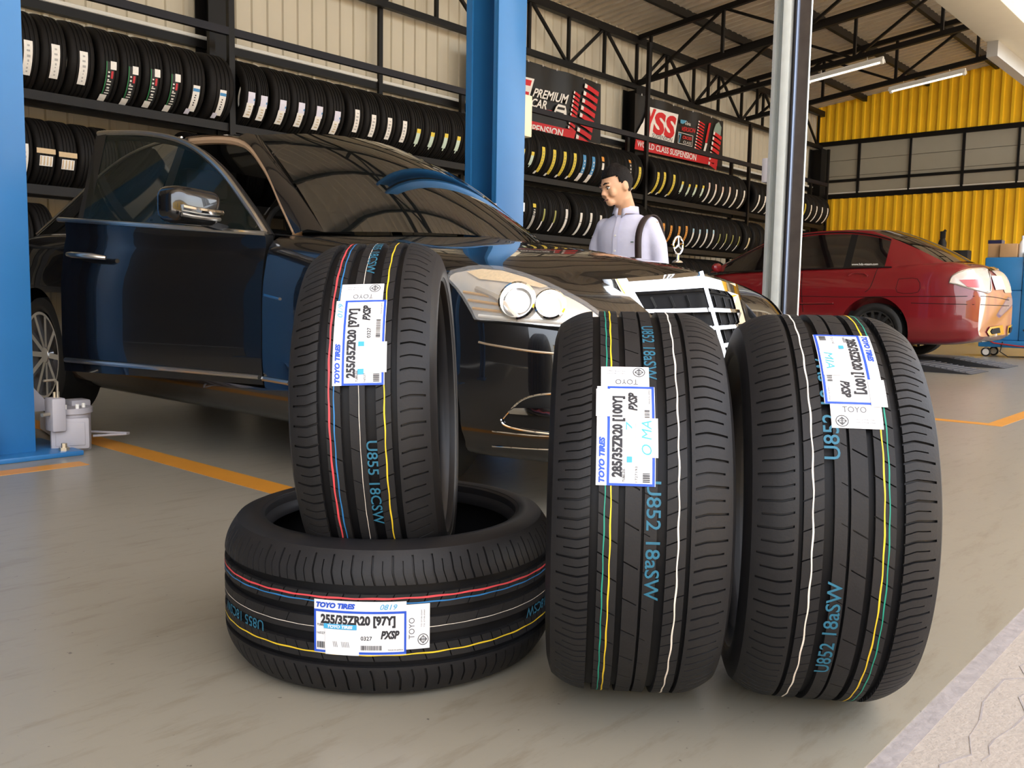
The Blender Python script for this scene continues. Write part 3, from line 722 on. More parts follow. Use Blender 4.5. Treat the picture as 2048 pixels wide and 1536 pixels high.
for row in (0, 1, 2):                                                    # the rack runs on beyond the left lift column (mirrored in the sedan)
    x = -5.45
    while x < 2.40:
        if min(abs(x - p) for p in PX) > .145: rack_tyre(row, x, 'plain', .33, .21, 'beyond the left lift column')
        x += .222
# ================================================================ cars (shared tools)
from mathutils.bvhtree import BVHTree
M_blackpaint = mat('black_car_paint', (.0035, .0035, .0045), rough=.22, spec=.5, coat=1.0, coat_rough=.015, noise=.2, nscale=2)
M_redpaint = mat('red_car_paint', (.20, .008, .012), rough=.30, spec=.5, coat=1.0, coat_rough=.03, noise=.12, nscale=3)
M_glass = mat('tinted_glass', (.004, .005, .005), rough=.02, spec=1.0, coat=1.0, alpha=.90, ior=1.6, noise=.0)
M_glass2 = mat('door_glass', (.006, .010, .009), rough=.03, spec=.7, alpha=.62, noise=.0)
M_chrome = mat('chrome', (.80, .80, .80), rough=.07, metal=1.0, noise=.02)
M_satin = mat('satin_chrome', (.62, .60, .56), rough=.28, metal=1.0, noise=.04)
M_blacktrim = mat('black_trim', (.008, .008, .008), rough=.4, noise=.2)
M_gap = mat('shut_line', (.001, .001, .001), rough=.9, noise=0)
M_lens = mat('clear_lens', (.9, .9, .9), rough=.02, spec=.9, alpha=.14, noise=0)
M_refl = mat('lamp_reflector', (.72, .68, .60), rough=.20, metal=.65, coat=.5, noise=.05)
M_tan = mat('tan_trim', (.60, .40, .25), rough=.7)
M_inter = mat('dark_interior', (.012, .011, .010), rough=.75)
M_wtyre = mat('fitted_tyre', (.013, .013, .013), rough=.55, noise=.25)
M_rim = mat('silver_rim', (.55, .55, .56), rough=.25, metal=.9); M_rimk = mat('dark_rim', (.05, .05, .05), rough=.35, metal=.6)
def hull_grid(st, nj=5, ni=5):
    """st rows: (s, w, zb, zsh, zte, ztc); returns rows of half-section points (l, s, z)"""
    fs = cr(st, ni); rows = []
    for (s, w, zb, zsh, zte, ztc) in fs:
        h = zsh - zb
        c = [(0, zb), (.80 * w, zb), (.962 * w, zb + .16 * h), (.996 * w, zb + .36 * h), (1.0 * w, zb + .60 * h), (.986 * w, zsh), (.90 * w, zte), (.52 * w, .42 * zte + .58 * ztc + .006), (0, ztc)]
        rows.append([(p[0], s, p[1]) for p in cr(c, nj)])
    return rows
def hull_mesh(rows, name):
    """full shell from half sections; local x = -l (near side has l > 0)"""
    V = []; Fc = []; m = len(rows[0]); n = len(rows)
    ring = 2 * m - 2
    for r in rows:
        near = [(-l, s, z) for (l, s, z) in r]; far = [(l, s, z) for (l, s, z) in r[1:-1]][::-1]
        V += near + far
    for i in range(n - 1):
        for j in range(ring):
            k = (j + 1) % ring
            Fc.append((i * ring + j, (i + 1) * ring + j, (i + 1) * ring + k, i * ring + k))
    Fc.append(tuple(range(ring))); Fc.append(tuple((n - 1) * ring + j for j in range(ring))[::-1])
    me = bpy.data.meshes.new(name); me.from_pydata(V, [], Fc); me.update()
    bm = bmesh.new(); bm.from_mesh(me); bmesh.ops.recalc_face_normals(bm, faces=bm.faces); bm.to_mesh(me); bm.free()
    return me
def bool_diff(me, cutters, name):
    """cut meshes out of a closed mesh, return new mesh"""
    a = bpy.data.objects.new('tmp_a', me); COL.objects.link(a); tmp = []
    for c in cutters:
        b = bpy.data.objects.new('tmp_b', c); COL.objects.link(b); tmp.append(b)
        md = a.modifiers.new('b', 'BOOLEAN'); md.operation = 'DIFFERENCE'; md.object = b; md.solver = 'EXACT'
    dg = bpy.context.evaluated_depsgraph_get(); out = bpy.data.meshes.new_from_object(a.evaluated_get(dg)); out.name = name
    for o in tmp + [a]: bpy.data.objects.remove(o)
    return out
def cyl_mesh(x0, x1, y, z, r, n=48):
    mb = MB().lathe([(x0, 0), (x0, r), (x1, r), (x1, 0)], n, 'x', (0, y, z)); me = mb.mesh('cut')
    bm = bmesh.new(); bm.from_mesh(me); bmesh.ops.remove_doubles(bm, verts=bm.verts, dist=1e-5); bmesh.ops.recalc_face_normals(bm, faces=bm.faces); bm.to_mesh(me); bm.free(); return me
def box_mesh(*b):
    me = MB().box(*b).mesh('cut'); return me
class Car:
    def __init__(s, root, me):
        s.root = root; s.M = Matrix.Translation(root.location) @ root.rotation_euler.to_matrix().to_4x4(); s.Mi = s.M.inverted()
        s.bvh = BVHTree.FromPolygons([v.co.copy() for v in me.vertices], [tuple(p.vertices) for p in me.polygons])
    def hit(s, x, y, off=0.0):
        """photo pixel -> point on the car's own surface (local)"""
        o = s.Mi @ Vector((0, 0, CAM_H)); d = (s.Mi.to_3x3() @ ray(x, y)).normalized()
        p, n, i, q = s.bvh.ray_cast(o, d)
        if p is None: return None
        if n.dot(d) > 0: n = -n
        return p + n * off
    def patch(s, poly, off, name, m_, parent, mirror=False, res=14, label=None):
        """fill a pixel polygon on the surface"""
        bm = bmesh.new()
        xs = [p[0] for p in poly]; ys = [p[1] for p in poly]; x0, x1, y0, y1 = min(xs), max(xs), min(ys), max(ys)
        fine = []
        for a, b in zip(poly, poly[1:] + poly[:1]):
            for k in range(4): fine.append((a[0] + (b[0] - a[0]) * k / 4, a[1] + (b[1] - a[1]) * k / 4))
        vs = [bm.verts.new((p[0], p[1], 0)) for p in fine]; f = bm.faces.new(vs)
        bmesh.ops.triangulate(bm, faces=[f])
        st = max(x1 - x0, y1 - y0) / res
        for it in range(5):
            es = [e for e in bm.edges if e.calc_length() > st]
            if es: bmesh.ops.subdivide_edges(bm, edges=es, cuts=1)
        bmesh.ops.triangulate(bm, faces=bm.faces)
        bad = []
        for v in bm.verts:
            h = s.hit(v.co.x, v.co.y, off)
            if h is None: bad.append(v)
            else: v.co = h
        if bad: bmesh.ops.delete(bm, geom=bad, context='VERTS')
        me = bpy.data.meshes.new(name); bm.to_mesh(me); bm.free()
        o = link(name, me, m_, parent, label, True)
        if mirror:
            me2 = me.copy(); me2.transform(Matrix.Scale(-1, 4, (1, 0, 0))); me2.flip_normals(); link(name, me2, None, parent, label)
        return o
    def line(s, pts, r, name, m_, parent, off=0.0, n=6, mirror=False, sub=5, label=None, flat=None):
        P = cr([(float(a), float(b)) for a, b in pts], sub) if len(pts) > 2 else [np.array(pts[0]) + (np.array(pts[1]) - np.array(pts[0])) * k / 12 for k in range(13)]
        Q = [s.hit(p[0], p[1], off) for p in P]; Q = [q for q in Q if q is not None]
        if len(Q) < 2: return None
        o = MB().tube(Q, r, n).obj(name, m_, parent, label, smooth=True)
        if mirror: MB().tube([(-q.x, q.y, q.z) for q in Q], r, n).obj(name, m_, parent, label, smooth=True)
        return o
def wheel(parent, x, y, z, R, W, rr, out, mrim, spokes, name='wheel'):
    """fitted wheel; out = -1 faces local -x"""
    P = [(-W / 2 * .8, rr), (-W / 2, rr + .03), (-W / 2, R - .04), (-W / 2 * .85, R - .008), (0, R), (W / 2 * .85, R - .008), (W / 2, R - .04), (W / 2, rr + .03), (W / 2 * .8, rr)]
    o = MB().lathe(P, 48, 'x', (x, y, z), closed=True).obj(name, M_wtyre, parent, smooth=True, label='black fitted tyre')
    xo = x + out * W / 2
    MB().lathe([(xo - out * .01, rr), (xo - out * .012, rr - .016), (xo - out * .08, rr - .022), (xo - out * W * .9, rr - .015)], 48, 'x', (0, y, z)).obj('rim', mrim, o, smooth=True)
    for k in range(spokes):
        a = 2 * PI * k / spokes; c, s_ = math.cos(a), math.sin(a)
        MB().bar((xo - out * .045, y + .03 * c, z + .03 * s_), (xo - out * .02, y + (rr - .015) * c, z + (rr - .015) * s_), .03, .018, (1, 0, 0)).obj('spoke', mrim, o)
    MB().lathe([(xo - out * .03, 0), (xo - out * .03, .045), (xo - out * .06, .06)], 24, 'x', (0, y, z)).obj('hub_cap', mrim, o, smooth=True)
    MB().lathe([(xo - out * .09, 0), (xo - out * .09, rr - .05)], 32, 'x', (0, y, z)).obj('brake_disc', mat('brake_disc', (.10, .09, .085), .4, .7), o)
    return o
def ribbon(A, B, n=1):
    """grid between two equally long point lists with bulge-free interpolation"""
    return [[tuple(np.array(a) + (np.array(b) - np.array(a)) * j / n) for j in range(n + 1)] for a, b in zip(A, B)]
def coons(bot, top, n, bulge=(0, 0, 0)):
    rows = []
    for j in range(n + 1):
        t = j / n; b = 4 * t * (1 - t)
        rows.append([tuple(np.array(p) * (1 - t) + np.array(q) * t + np.array(bulge) * b * (1 - (2 * i / (len(bot) - 1) - 1) ** 2 * .6)) for i, (p, q) in enumerate(zip(bot, top))])
    return rows
def L(s, l, z): return (-l, s, z)
# ================================================================ black sedan
merc = thing('sedan_car', 'black luxury sedan with chrome grille, bonnet star and its front door ajar', 'car', (3.0, 1.60, 0))
MST = [(-.01, .40, .26, .47, .51, .53), (.03, .58, .22, .52, .585, .605), (.11, .72, .19, .585, .665, .69), (.20, .80, .18, .63, .73, .762), (.30, .85, .18, .665, .77, .82), (.42, .888, .18, .695, .806, .878), (.62, .918, .18, .73, .848, .925), (.95, .932, .18, .765, .89, .968), (1.3, .936, .18, .79, .93, 1.005), (1.62, .938, .18, .81, .966, .985), (2.2, .940, .18, .83, 1.0, .97), (2.9, .940, .18, .85, 1.03, .97), (3.6, .938, .18, .865, 1.045, .98), (4.15, .93, .19, .87, 1.05, 1.06), (4.6, .905, .21, .85, 1.02, 1.07), (4.9, .85, .24, .81, .97, 1.03), (5.05, .74, .30, .74, .88, .92), (5.11, .58, .36, .66, .76, .80)]
GRL = dict(A=(.150, 0, .838), B=(.225, .425, .800), C=(.065, .315, .50), D=(.010, 0, .455))
def GP(a, b, sg, d=0.0):
    """grille surface: a 0..1 centre->outer, b 0..1 top->bottom"""
    A, B, C, Dd = (np.array(GRL[k]) for k in 'ABCD')
    p = (1 - b) * ((1 - a) * A + a * B) + b * ((1 - a) * Dd + a * C); p[0] -= .02 * math.sin(PI * a) + d
    return L(p[0], p[1] * sg, p[2])
def grille_cut():
    mb = MB(); o = [GP(a / 6, b, 1, -.035) for b in (0,) for a in range(6, -1, -1)] 
    top = [GP(a / 6, -.02, 1, -.035) for a in range(6, -1, -1)] + [GP(a / 6, -.02, -1, -.035) for a in range(1, 7)]
    bot = [GP(a / 6, 1.0, 1, -.035) for a in range(6, -1, -1)] + [GP(a / 6, 1.0, -1, -.035) for a in range(1, 7)]
    n = len(top); F = lambda p: (p[0], -.6, p[2])
    up_ = lambda p: (p[0], p[1], p[2])
    vs = [up_(p) for p in top] + bot + [F(p) for p in top] + [F(p) for p in bot]
    fs = []
    for i in range(n - 1):
        fs += [(i, i + 1, n + i + 1, n + i), (2 * n + i, 3 * n + i, 3 * n + i + 1, 2 * n + i + 1), (i, 2 * n + i, 2 * n + i + 1, i + 1), (n + i, n + i + 1, 3 * n + i + 1, 3 * n + i)]
    fs += [(0, n, 3 * n, 2 * n), (n - 1, 3 * n - 1, 4 * n - 1, 2 * n - 1)]
    me = MB().add(vs, fs).mesh('cut'); bm = bmesh.new(); bm.from_mesh(me); bmesh.ops.recalc_face_normals(bm, faces=bm.faces); bm.to_mesh(me); bm.free(); return me
rows = hull_grid(MST)
hm = hull_mesh(rows, 'body')
WB = (.90, 3.98); WR = .345
mcar0 = Car(merc, hm)
body = bool_diff(hm, [cyl_mesh(-1.2, -.62, w, WR, .395) for w in WB] + [cyl_mesh(.62, 1.2, w, WR, .395) for w in WB] + [box_mesh(-1.1, -.80, 1.615, 2.715, .34, 1.3), grille_cut()], 'body')
bo = link('body', body, M_blackpaint, merc, smooth=True, ang=28)
for w in WB:
    for sx in (-1, 1): wheel(merc, sx * .80, w, WR, WR, .245, .255, sx, M_rim, 10)
# cabin well seen through glass
MB().box(-.78, .78, 1.7, 4.1, .35, .60).obj('cabin_floor', M_inter, merc)
dash = MB().grid(coons([L(1.50, .78 - i * .156, .985) for i in range(11)], [L(2.0, .74 - i * .148, .93) for i in range(11)], 4, (0, 0, .03))).obj('dashboard', M_inter, merc, smooth=True)
for sx in (-.38, .38):
    st = MB().box(sx - .25, sx + .25, 2.35, 2.9, .55, .70).obj('seat', M_inter, merc, bevel=.05)
    MB().prism([(2.80, .68), (2.92, .66), (3.10, 1.22), (3.0, 1.24)], 'x', sx - .23, sx + .23).obj('seat_back', M_inter, st, bevel=.03)
    MB().box(sx - .13, sx + .13, 3.0, 3.1, 1.24, 1.40).obj('headrest', M_inter, st, bevel=.03)
MB().box(-.7, .7, 3.5, 3.75, .55, 1.15).obj('rear_seat', M_inter, merc, bevel=.04)
MB().tube([(-.38 + .17 * math.cos(a * PI / 12), 2.16 + .06 * math.sin(a * PI / 12), 1.0 + .16 * math.sin(a * PI / 12)) for a in range(24)], .013, 8, closed=True).obj('steering_wheel', M_inter, merc, smooth=True)
# greenhouse
RAIL = cr([(1.56, .815, .975), (1.74, .765, 1.120), (1.98, .700, 1.315), (2.28, .635, 1.462), (2.75, .610, 1.520), (3.25, .605, 1.515), (3.65, .625, 1.435), (4.05, .680, 1.255), (4.42, .745, 1.075)], 5)
def side_pts(sgn): return [L(s, l * sgn, z) for s, l, z in RAIL]
WN = 15
wsb = [L(1.47 - .20 * (1 - (2 * i / WN - 1) ** 2), .735 * (1 - 2 * i / WN), .985 + .022 * (1 - (2 * i / WN - 1) ** 2)) for i in range(WN + 1)]
wst = [L(2.24 - .10 * (1 - (2 * i / WN - 1) ** 2), .545 * (1 - 2 * i / WN), 1.482 + .048 * (1 - (2 * i / WN - 1) ** 2)) for i in range(WN + 1)]
ws = MB().grid(coons(wsb, wst, 10, (0, -.02, .045))).obj('windscreen', M_glass, merc, smooth=True)
rfb = [L(3.62 + .12 * (1 - (2 * i / WN - 1) ** 2), .555 * (1 - 2 * i / WN), 1.465 + .048 * (1 - (2 * i / WN - 1) ** 2)) for i in range(WN + 1)]
rg = MB().grid(coons(wst, rfb, 10, (0, 0, .034))).obj('roof', M_blackpaint, merc, smooth=True)
rwb = [L(4.34 + .10 * (1 - (2 * i / WN - 1) ** 2), .64 * (1 - 2 * i / WN), 1.055 + .015 * (1 - (2 * i / WN - 1) ** 2)) for i in range(WN + 1)]
MB().grid(coons(rfb, rwb, 8, (0, .01, .03))).obj('rear_window', M_glass, merc, smooth=True)
for sg in (1, -1):
    rail = side_pts(sg); i0 = 15; i1 = 30
    inner = [tuple(q) for q in (np.array(L(1.47, .735 * sg, .985)) + (np.array(L(2.24, .545 * sg, 1.482)) - np.array(L(1.47, .735 * sg, .985))) * k / 15 + np.array((0, 0, .035)) * 4 * (k / 15) * (1 - k / 15) * .3 for k in range(16))]
    mid = [tuple((np.array(a) + np.array(b)) / 2 + np.array((-.012 * sg, 0, .014))) for a, b in zip(rail[:16], inner)]
    MB().grid([[a, m_, b] for a, m_, b in zip(rail[:16], mid, inner)]).obj('pillar', M_blackpaint, merc, smooth=True)
    roofedge = [tuple(np.array(coons(wst, rfb, 15, (0, 0, .034))[k][0 if sg > 0 else -1])) for k in range(16)]
    rl = rail[15:31]
    MB().grid([[a, tuple((np.array(a) + np.array(b)) / 2 + np.array((-.01 * sg, 0, .008))), b] for a, b in zip(rl, roofedge)]).obj('roof_rail', M_blackpaint, merc, smooth=True)
    cr_in = [tuple(np.array(rfb[0 if sg > 0 else -1]) + (np.array(rwb[0 if sg > 0 else -1]) - np.array(rfb[0 if sg > 0 else -1])) * k / 10) for k in range(11)]
    MB().grid([[a, b] for a, b in zip(rail[30:41], cr_in)]).obj('pillar', M_blackpaint, merc, smooth=True)
    # side glass : rear part on both sides, front part on the far side only
    k0 = 0 if sg < 0 else 21
    belt = [(s, .835 - .02 * abs(s - 2.8), .968 + .03 * min(1, (s - 1.5) / 2)) for s, l, z in RAIL]
    g0 = [L(s, l * sg, max(z - .012, zz)) for (s, l, z), (s2, l2, zz) in zip(RAIL, belt)]
    MB().grid([[tuple(np.array(L(b[0], b[1] * sg, b[2])) + (np.array(r) - np.array(L(b[0], b[1] * sg, b[2]))) * j / 4) for j in range(5)] for r, b in list(zip(rail, belt))[k0:]]).obj('side_window', M_glass, merc, smooth=True)
    bp = [(L(2.70, .835 * sg, .985)), (L(2.80, .835 * sg, .985)), (L(2.86, .608 * sg, 1.515)), (L(2.78, .608 * sg, 1.515))]
    MB().add([tuple(np.array(q) + np.array((-.004 * sg, 0, 0))) for q in bp], [(0, 1, 2, 3)]).obj('pillar', M_blacktrim, merc)
    MB().tube([tuple(np.array(p) + np.array((-.004 * sg, 0, 0))) for p in (rail[21:41] if sg > 0 else rail[2:41])], .007, 6).obj('window_trim', M_satin, merc, smooth=True)
# tan weather strip round the open door aperture
MB().tube([tuple(np.array(L(s, l - .028, z - .02))) for s, l, z in RAIL[1:22]], .022, 8).obj('door_seal', M_tan, merc, smooth=True)
# dark aperture lining
MB().box(-.80, -.79, 1.63, 2.70, .36, .97).obj('aperture_lining', M_inter, merc)
# front door (ajar)
HX, HY = -.936, 1.612; DA = rad(20.5)
dskin = []
for r in hull_grid(MST, 5, 40):
    s = r[0][1]
    if 1.612 <= s <= 2.715: dskin.append([(-l - HX, s - HY, z) for (l, ss, z) in r if l > .80 and z > .345 and z < .99])
m_ = min(len(r) for r in dskin); dskin = [r[:m_] + [(-.905 - .012 * math.sin(PI * r[0][1] / 1.1) - HX, r[0][1], .968 + .075 * r[0][1] / 1.1)] for r in dskin]
inner = [[(x + .055, y, z) for (x, y, z) in r] for r in dskin]
dm = MB().grid(dskin); door = dm.obj('front_door', M_blackpaint, merc, smooth=True, label='black front door standing ajar')
door.location = (HX, HY, 0); door.rotation_euler = (0, 0, DA)
MB().grid([r[::-1] for r in inner]).obj('inner_panel', M_inter, door, smooth=True)
eb = MB()
for a, b in ((dskin[0], inner[0]), (dskin[-1], inner[-1]), ([r[0] for r in dskin], [r[0] for r in inner]), ([r[-1] for r in dskin], [r[-1] for r in inner])): eb.grid([list(p) for p in zip(a, b)])
eb.obj('door_edge', M_blacktrim, door)
def D(s, l, z): return (-l - HX, s - HY, z)
fr = [(1.63, .885, .972), (1.76, .835, 1.095), (1.97, .760, 1.270), (2.20, .695, 1.395), (2.44, .660, 1.452), (2.68, .650, 1.470), (2.755, .650, 1.470)]
frc = cr([D(*p) for p in fr], 6)
MB().tube(frc, .013, 8).obj('window_frame', M_satin, door, smooth=True, label='bright window frame')
MB().tube([tuple(np.array(p) + np.array((.03, 0, -.012))) for p in frc], .02, 8).obj('frame_seal', M_blacktrim, door, smooth=True)
beltd = [D(1.62 + 1.13 * k / 14, .900 + .012 * math.sin(PI * k / 14), .972 + .075 * k / 14) for k in range(15)]
MB().tube(beltd, .011, 8).obj('belt_trim', M_satin, door, smooth=True, label='bright belt strip')
MB().add([D(2.575, .897, 1.030), D(2.64, .897, 1.035), D(2.765, .652, 1.47), D(2.70, .655, 1.47)], [(0, 1, 2, 3)]).obj('rear_post', M_blacktrim, door)
gl = []
for k in range(15):
    b = np.array(D(1.64 + .97 * k / 14, .896, .972 + .066 * k / 14)); f = frc[int(round(k / 14 * (len(frc) - 1)))]; gl.append([tuple(b + (np.array(f) - b) * j / 4) for j in range(5)])
MB().grid(gl).obj('door_window', M_glass2, door, smooth=True)
stp = [(r, min(r, key=lambda p: abs(p[2] - (.385 + .03 * (r[0][1] / 1.1))))) for r in dskin[1:-1]]
MB().tube([(p[0] - .006, p[1], .385 + .03 * p[1] / 1.1) for _, p in stp], .011, 8).obj('sill_trim', M_satin, door, smooth=True, label='bright lower door strip')
hd = MB().tube([D(2.42, .955, .872), D(2.47, .985, .878), D(2.58, .985, .884), D(2.64, .955, .888)], [.010, .014, .014, .010], 10).obj('door_handle', M_satin, door, smooth=True)
mo = MB().box(-.125, .125, -.075, .075, -.088, .078).obj('wing_mirror', M_blackpaint, door, bevel=.05, bseg=5, label='wing mirror with chrome strip')
mo.scale = (1.12, .85, .86); mo.location = D(1.86, 1.07, 1.075)
MB().tube([(-.105, -.080, -.025), (-.05, -.094, -.03), (.03, -.094, -.03), (.10, -.076, -.025)], .015, 8).obj('indicator_strip', M_chrome, mo, smooth=True)
MB().tube([(-.10, -.07, -.055), (-.05, -.08, -.06), (.03, -.08, -.06), (.10, -.065, -.055)], .010, 8).obj('lower_strip', M_satin, mo, smooth=True)
MB().bar((.06, .0, -.07), (.20, -.03, -.10), .05, .03).obj('mirror_arm', M_blacktrim, mo)
# bonnet star
stz = .885; st = MB().lathe([(0, 0), (0, .022), (.006, .018), (.012, .006), (.03, .005)], 16, 'z', (0, .24, stz - .012)).obj('bonnet_star', M_chrome, merc, smooth=True, label='three-pointed chrome star on the bonnet')
RS = .0335; cz = stz + .02 + RS
MB().tube([(RS * math.cos(a * PI / 16), .24, cz + RS * math.sin(a * PI / 16)) for a in range(32)], .0042, 8, closed=True).obj('ring', M_chrome, st, smooth=True)
for a in (90, 210, 330): MB().tube([(0, .24, cz), (RS * math.cos(rad(a)), .24, cz + RS * math.sin(rad(a)))], [.006, .002], 6).obj('star_arm', M_chrome, st, smooth=True)
# grille

gr = MB()
for sg in (1, -1): gr.grid([[GP(a / 8, b / 6, sg, -.02) for b in range(7)] for a in range(9)])
grille = gr.obj('grille', mat('grille_black', (.004, .004, .005), .7, spec=.15), merc, label='black grille with bright frame and slats')
for sg in (1, -1):
    def band(b0, b1, a0, a1, nm, m_, d=.004, na=10):
        P = [[GP(a0 + (a1 - a0) * i / na, b, sg, dd) for b, dd in ((b0, -.015), (b0 + (b1 - b0) * .2, d), (b1 - (b1 - b0) * .2, d), (b1, -.015))] for i in range(na + 1)]
        MB().grid(P if sg > 0 else [r[::-1] for r in P]).obj(nm, m_, grille, smooth=True)
    band(0, .19, 0, 1.0, 'grille_frame', M_chrome, .012)
    for k in range(4): band(.335 + k * .175, .40 + k * .175, .0, .95, 'slat', M_chrome, .006)
    band(.94, 1.0, 0, 1.0, 'grille_frame', M_chrome, .010)
    P = [[GP(a, b / 10, sg, d) for a, d in ((.89, -.012), (.92, .012), (.99, .016), (1.03, .004), (1.05, -.035))] for b in range(11)]
    MB().grid(P).obj('grille_frame', M_chrome, grille, smooth=True)
    for a in (.25, .48, .71):
        for k in range(4): MB().bar(GP(a, .22 + k * .175, sg, -.015), GP(a, .33 + k * .175, sg, -.015), .0018, .008).obj('grille_rib', M_blacktrim, grille)
P = [[GP(0, b / 10, s_, d) for s_, d in ((1, .010), (1, .016))] for b in range(11)]
MB().tube([GP(0, b / 10, 1, .012) for b in range(11)], .010, 8).obj('centre_rib', M_chrome, grille, smooth=True)
# lamps, trims and shut lines traced on the body surface
c = mcar0
HL = [(898, 560), (905, 549), (930, 543), (962, 540), (1005, 544), (1050, 557), (1090, 573), (1130, 592), (1165, 611), (1195, 632), (1208, 645), (1200, 653), (1160, 657), (1105, 655), (1040, 648), (985, 643), (955, 640), (944, 622), (930, 598), (915, 578)]
hl = c.patch(HL, .005, 'headlamp', M_refl, merc, mirror=True, label='large clear headlamp')
c.line(HL + HL[:1], .005, 'lamp_rim', M_gap, hl, .002, sub=3)
for (px_, py_, r) in ((1038, 604, .056), (1101, 613, .046)):
    p = c.hit(px_, py_, .012); n_ = (c.hit(px_, py_, .05) - c.hit(px_, py_, 0)).normalized()
    q = n_.to_track_quat('Z', 'Y').to_matrix()
    def ob(prof, nm, m_):
        mb = MB().lathe(prof, 28, 'z'); mb.v = [tuple(q @ Vector(v) + p) for v in mb.v]; return mb.obj(nm, m_, hl, smooth=True)
    ob([(.012, r * 1.12), (.016, r), (-.004, r * .8), (-.008, 0)], 'lamp_bowl', M_chrome)
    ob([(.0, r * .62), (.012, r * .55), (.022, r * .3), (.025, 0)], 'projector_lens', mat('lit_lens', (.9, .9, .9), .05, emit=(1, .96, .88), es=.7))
c.patch([(935, 547), (965, 543), (1005, 547), (1050, 560), (1095, 578), (1080, 580), (1030, 570), (960, 562)], .010, 'upper_reflection', mat('amber_reflection', (.70, .52, .28), .3, .3, noise=.3, nscale=120), hl)  # amber band paints in the yellow reflection along the lamp top
c.patch(HL, .020, 'lens_cover', M_lens, hl)
c.line([(955, 578), (1000, 600), (1040, 640)], .010, 'lamp_divider', M_satin, hl, .008)
for k in range(3): c.line([(930 + k * 9, 585 + k * 16), (985 + k * 16, 594 + k * 16)], .005, 'indicator_bar', mat('amber_bar', (.62, .36, .10), .3, .5), hl, .008)
c.line([(960, 632), (1050, 641), (1150, 648)], .006, 'led_row', mat('led_row', (.8, .78, .7), .3, .3), hl, .008)
c.patch([(1010, 838), (1022, 822), (1045, 800), (1075, 790), (1110, 788), (1110, 862), (1060, 858), (1025, 852), (1012, 846)], .004, 'air_intake', M_blacktrim, merc, mirror=True)
c.line([(1008, 836), (1020, 822), (1045, 800), (1075, 790), (1110, 787)], .0035, 'intake_trim', M_chrome, merc, .006, mirror=True)
c.line([(1003, 838), (1012, 850), (1050, 860), (1110, 868)], .0035, 'intake_trim', M_chrome, merc, .006, mirror=True)
c.patch([(1018, 822), (1030, 815), (1110, 815), (1110, 832), (1060, 829), (1022, 826)], .012, 'daytime_lamp', M_chrome, merc, mirror=True, label='slim bright daytime lamp')
c.line([(958, 684), (985, 690), (1060, 702), (1120, 708)], .004, 'bumper_trim', M_satin, merc, .002, mirror=True)
c.line([(985, 862), (1060, 870), (1130, 874)], .0025, 'bumper_trim', M_chrome, merc, .002, mirror=True)
c.line([(985, 892), (1060, 897), (1130, 900)], .0025, 'bumper_trim', M_chrome, merc, .002, mirror=True)
c.line([(530, 590), (560, 598)], .006, 'fender_badge', M_chrome, merc, .002)
c.line([(527, 757), (545, 760), (580, 766)], .010, 'sill_trim', M_satin, merc, .003)
c.line([(905, 549), (862, 535), (760, 505), (640, 478), (545, 468)], .0035, 'shut_line', M_gap, merc, -.001, mirror=True)
c.line([(1120, 660), (1060, 652), (950, 640)], .004, 'shut_line', M_gap, merc, 0, mirror=True)

# lower air intake and number plate carrier on the nose, found by looking along the car
def front_patch(l0, l1, z0, z1, off, name, m_, n=10):
    P = []
    for i in range(n + 1):
        row = []
        for j in range(5):
            h = mcar0.bvh.ray_cast(Vector((-(l0 + (l1 - l0) * i / n), -1, z0 + (z1 - z0) * j / 4)), Vector((0, 1, 0)))[0]
            row.append((h.x, h.y - off, h.z))
        P.append(row)
    return MB().grid(P).obj(name, m_, merc, smooth=True)
front_patch(-.46, .46, .265, .37, .004, 'lower_intake', M_blacktrim, 14)
for zz in (.30, .335): MB().tube([(-l, mcar0.bvh.ray_cast(Vector((-l, -1, zz)), Vector((0, 1, 0)))[0].y - .008, zz) for l in np.linspace(-.44, .44, 15)], .004, 6).obj('intake_slat', M_satin, merc, smooth=True)
# ================================================================ red sedan on low drive-on ramps
M_ramp = mat('ramp_grey', (.10, .10, .105), rough=.6, noise=.2, nscale=10); M_rampd = mat('ramp_dark', (.02, .02, .022), rough=.7)
ZR = .09
for x0, x1, lb in ((10.28, 10.95, 'grey low drive-on ramp under the near wheels of the red car'), (11.62, 12.28, 'grey low drive-on ramp under the far wheels of the red car')):
    t = thing('wheel_ramp', lb, 'ramp', ((x0 + x1) / 2, 2.68, 0), group='drive-on ramps'); w = (x1 - x0) / 2
    MB().prism([(0, 0), (0, .004), (.62, ZR), (4.75, ZR), (4.75, 0)], 'x', -w, w).obj('deck', M_rampd, t)
    for k in range(22): MB().box(-w + .02, w - .02, .66 + k * .185, .66 + k * .185 + .16, ZR, ZR + .0).obj('tread_plate', M_ramp, t) if False else None
    MB().add([(-w, .0, .006), (w, .0, .006), (w, .62, ZR + .002), (-w, .62, ZR + .002)], [(0, 1, 2, 3)]).obj('slope_plate', M_ramp, t)
    MB().add([(-w, .62, ZR + .002), (w, .62, ZR + .002), (w, 4.75, ZR + .002), (-w, 4.75, ZR + .002)], [(0, 1, 2, 3)]).obj('top_plate', M_ramp, t)
    for k in range(9): MB().box(-w + .03, w - .03, .06 + k * .062, .075 + k * .062, .0105 + (.06 + k * .062) * .139, .0165 + (.06 + k * .062) * .139).obj('grip_bar', M_ramp, t)
RLEN = 4.50
red = thing('sedan_car', 'red sedan with tinted windows standing on low ramps', 'car', (11.27, 2.72 + RLEN, ZR + .003), (0, 0, PI))
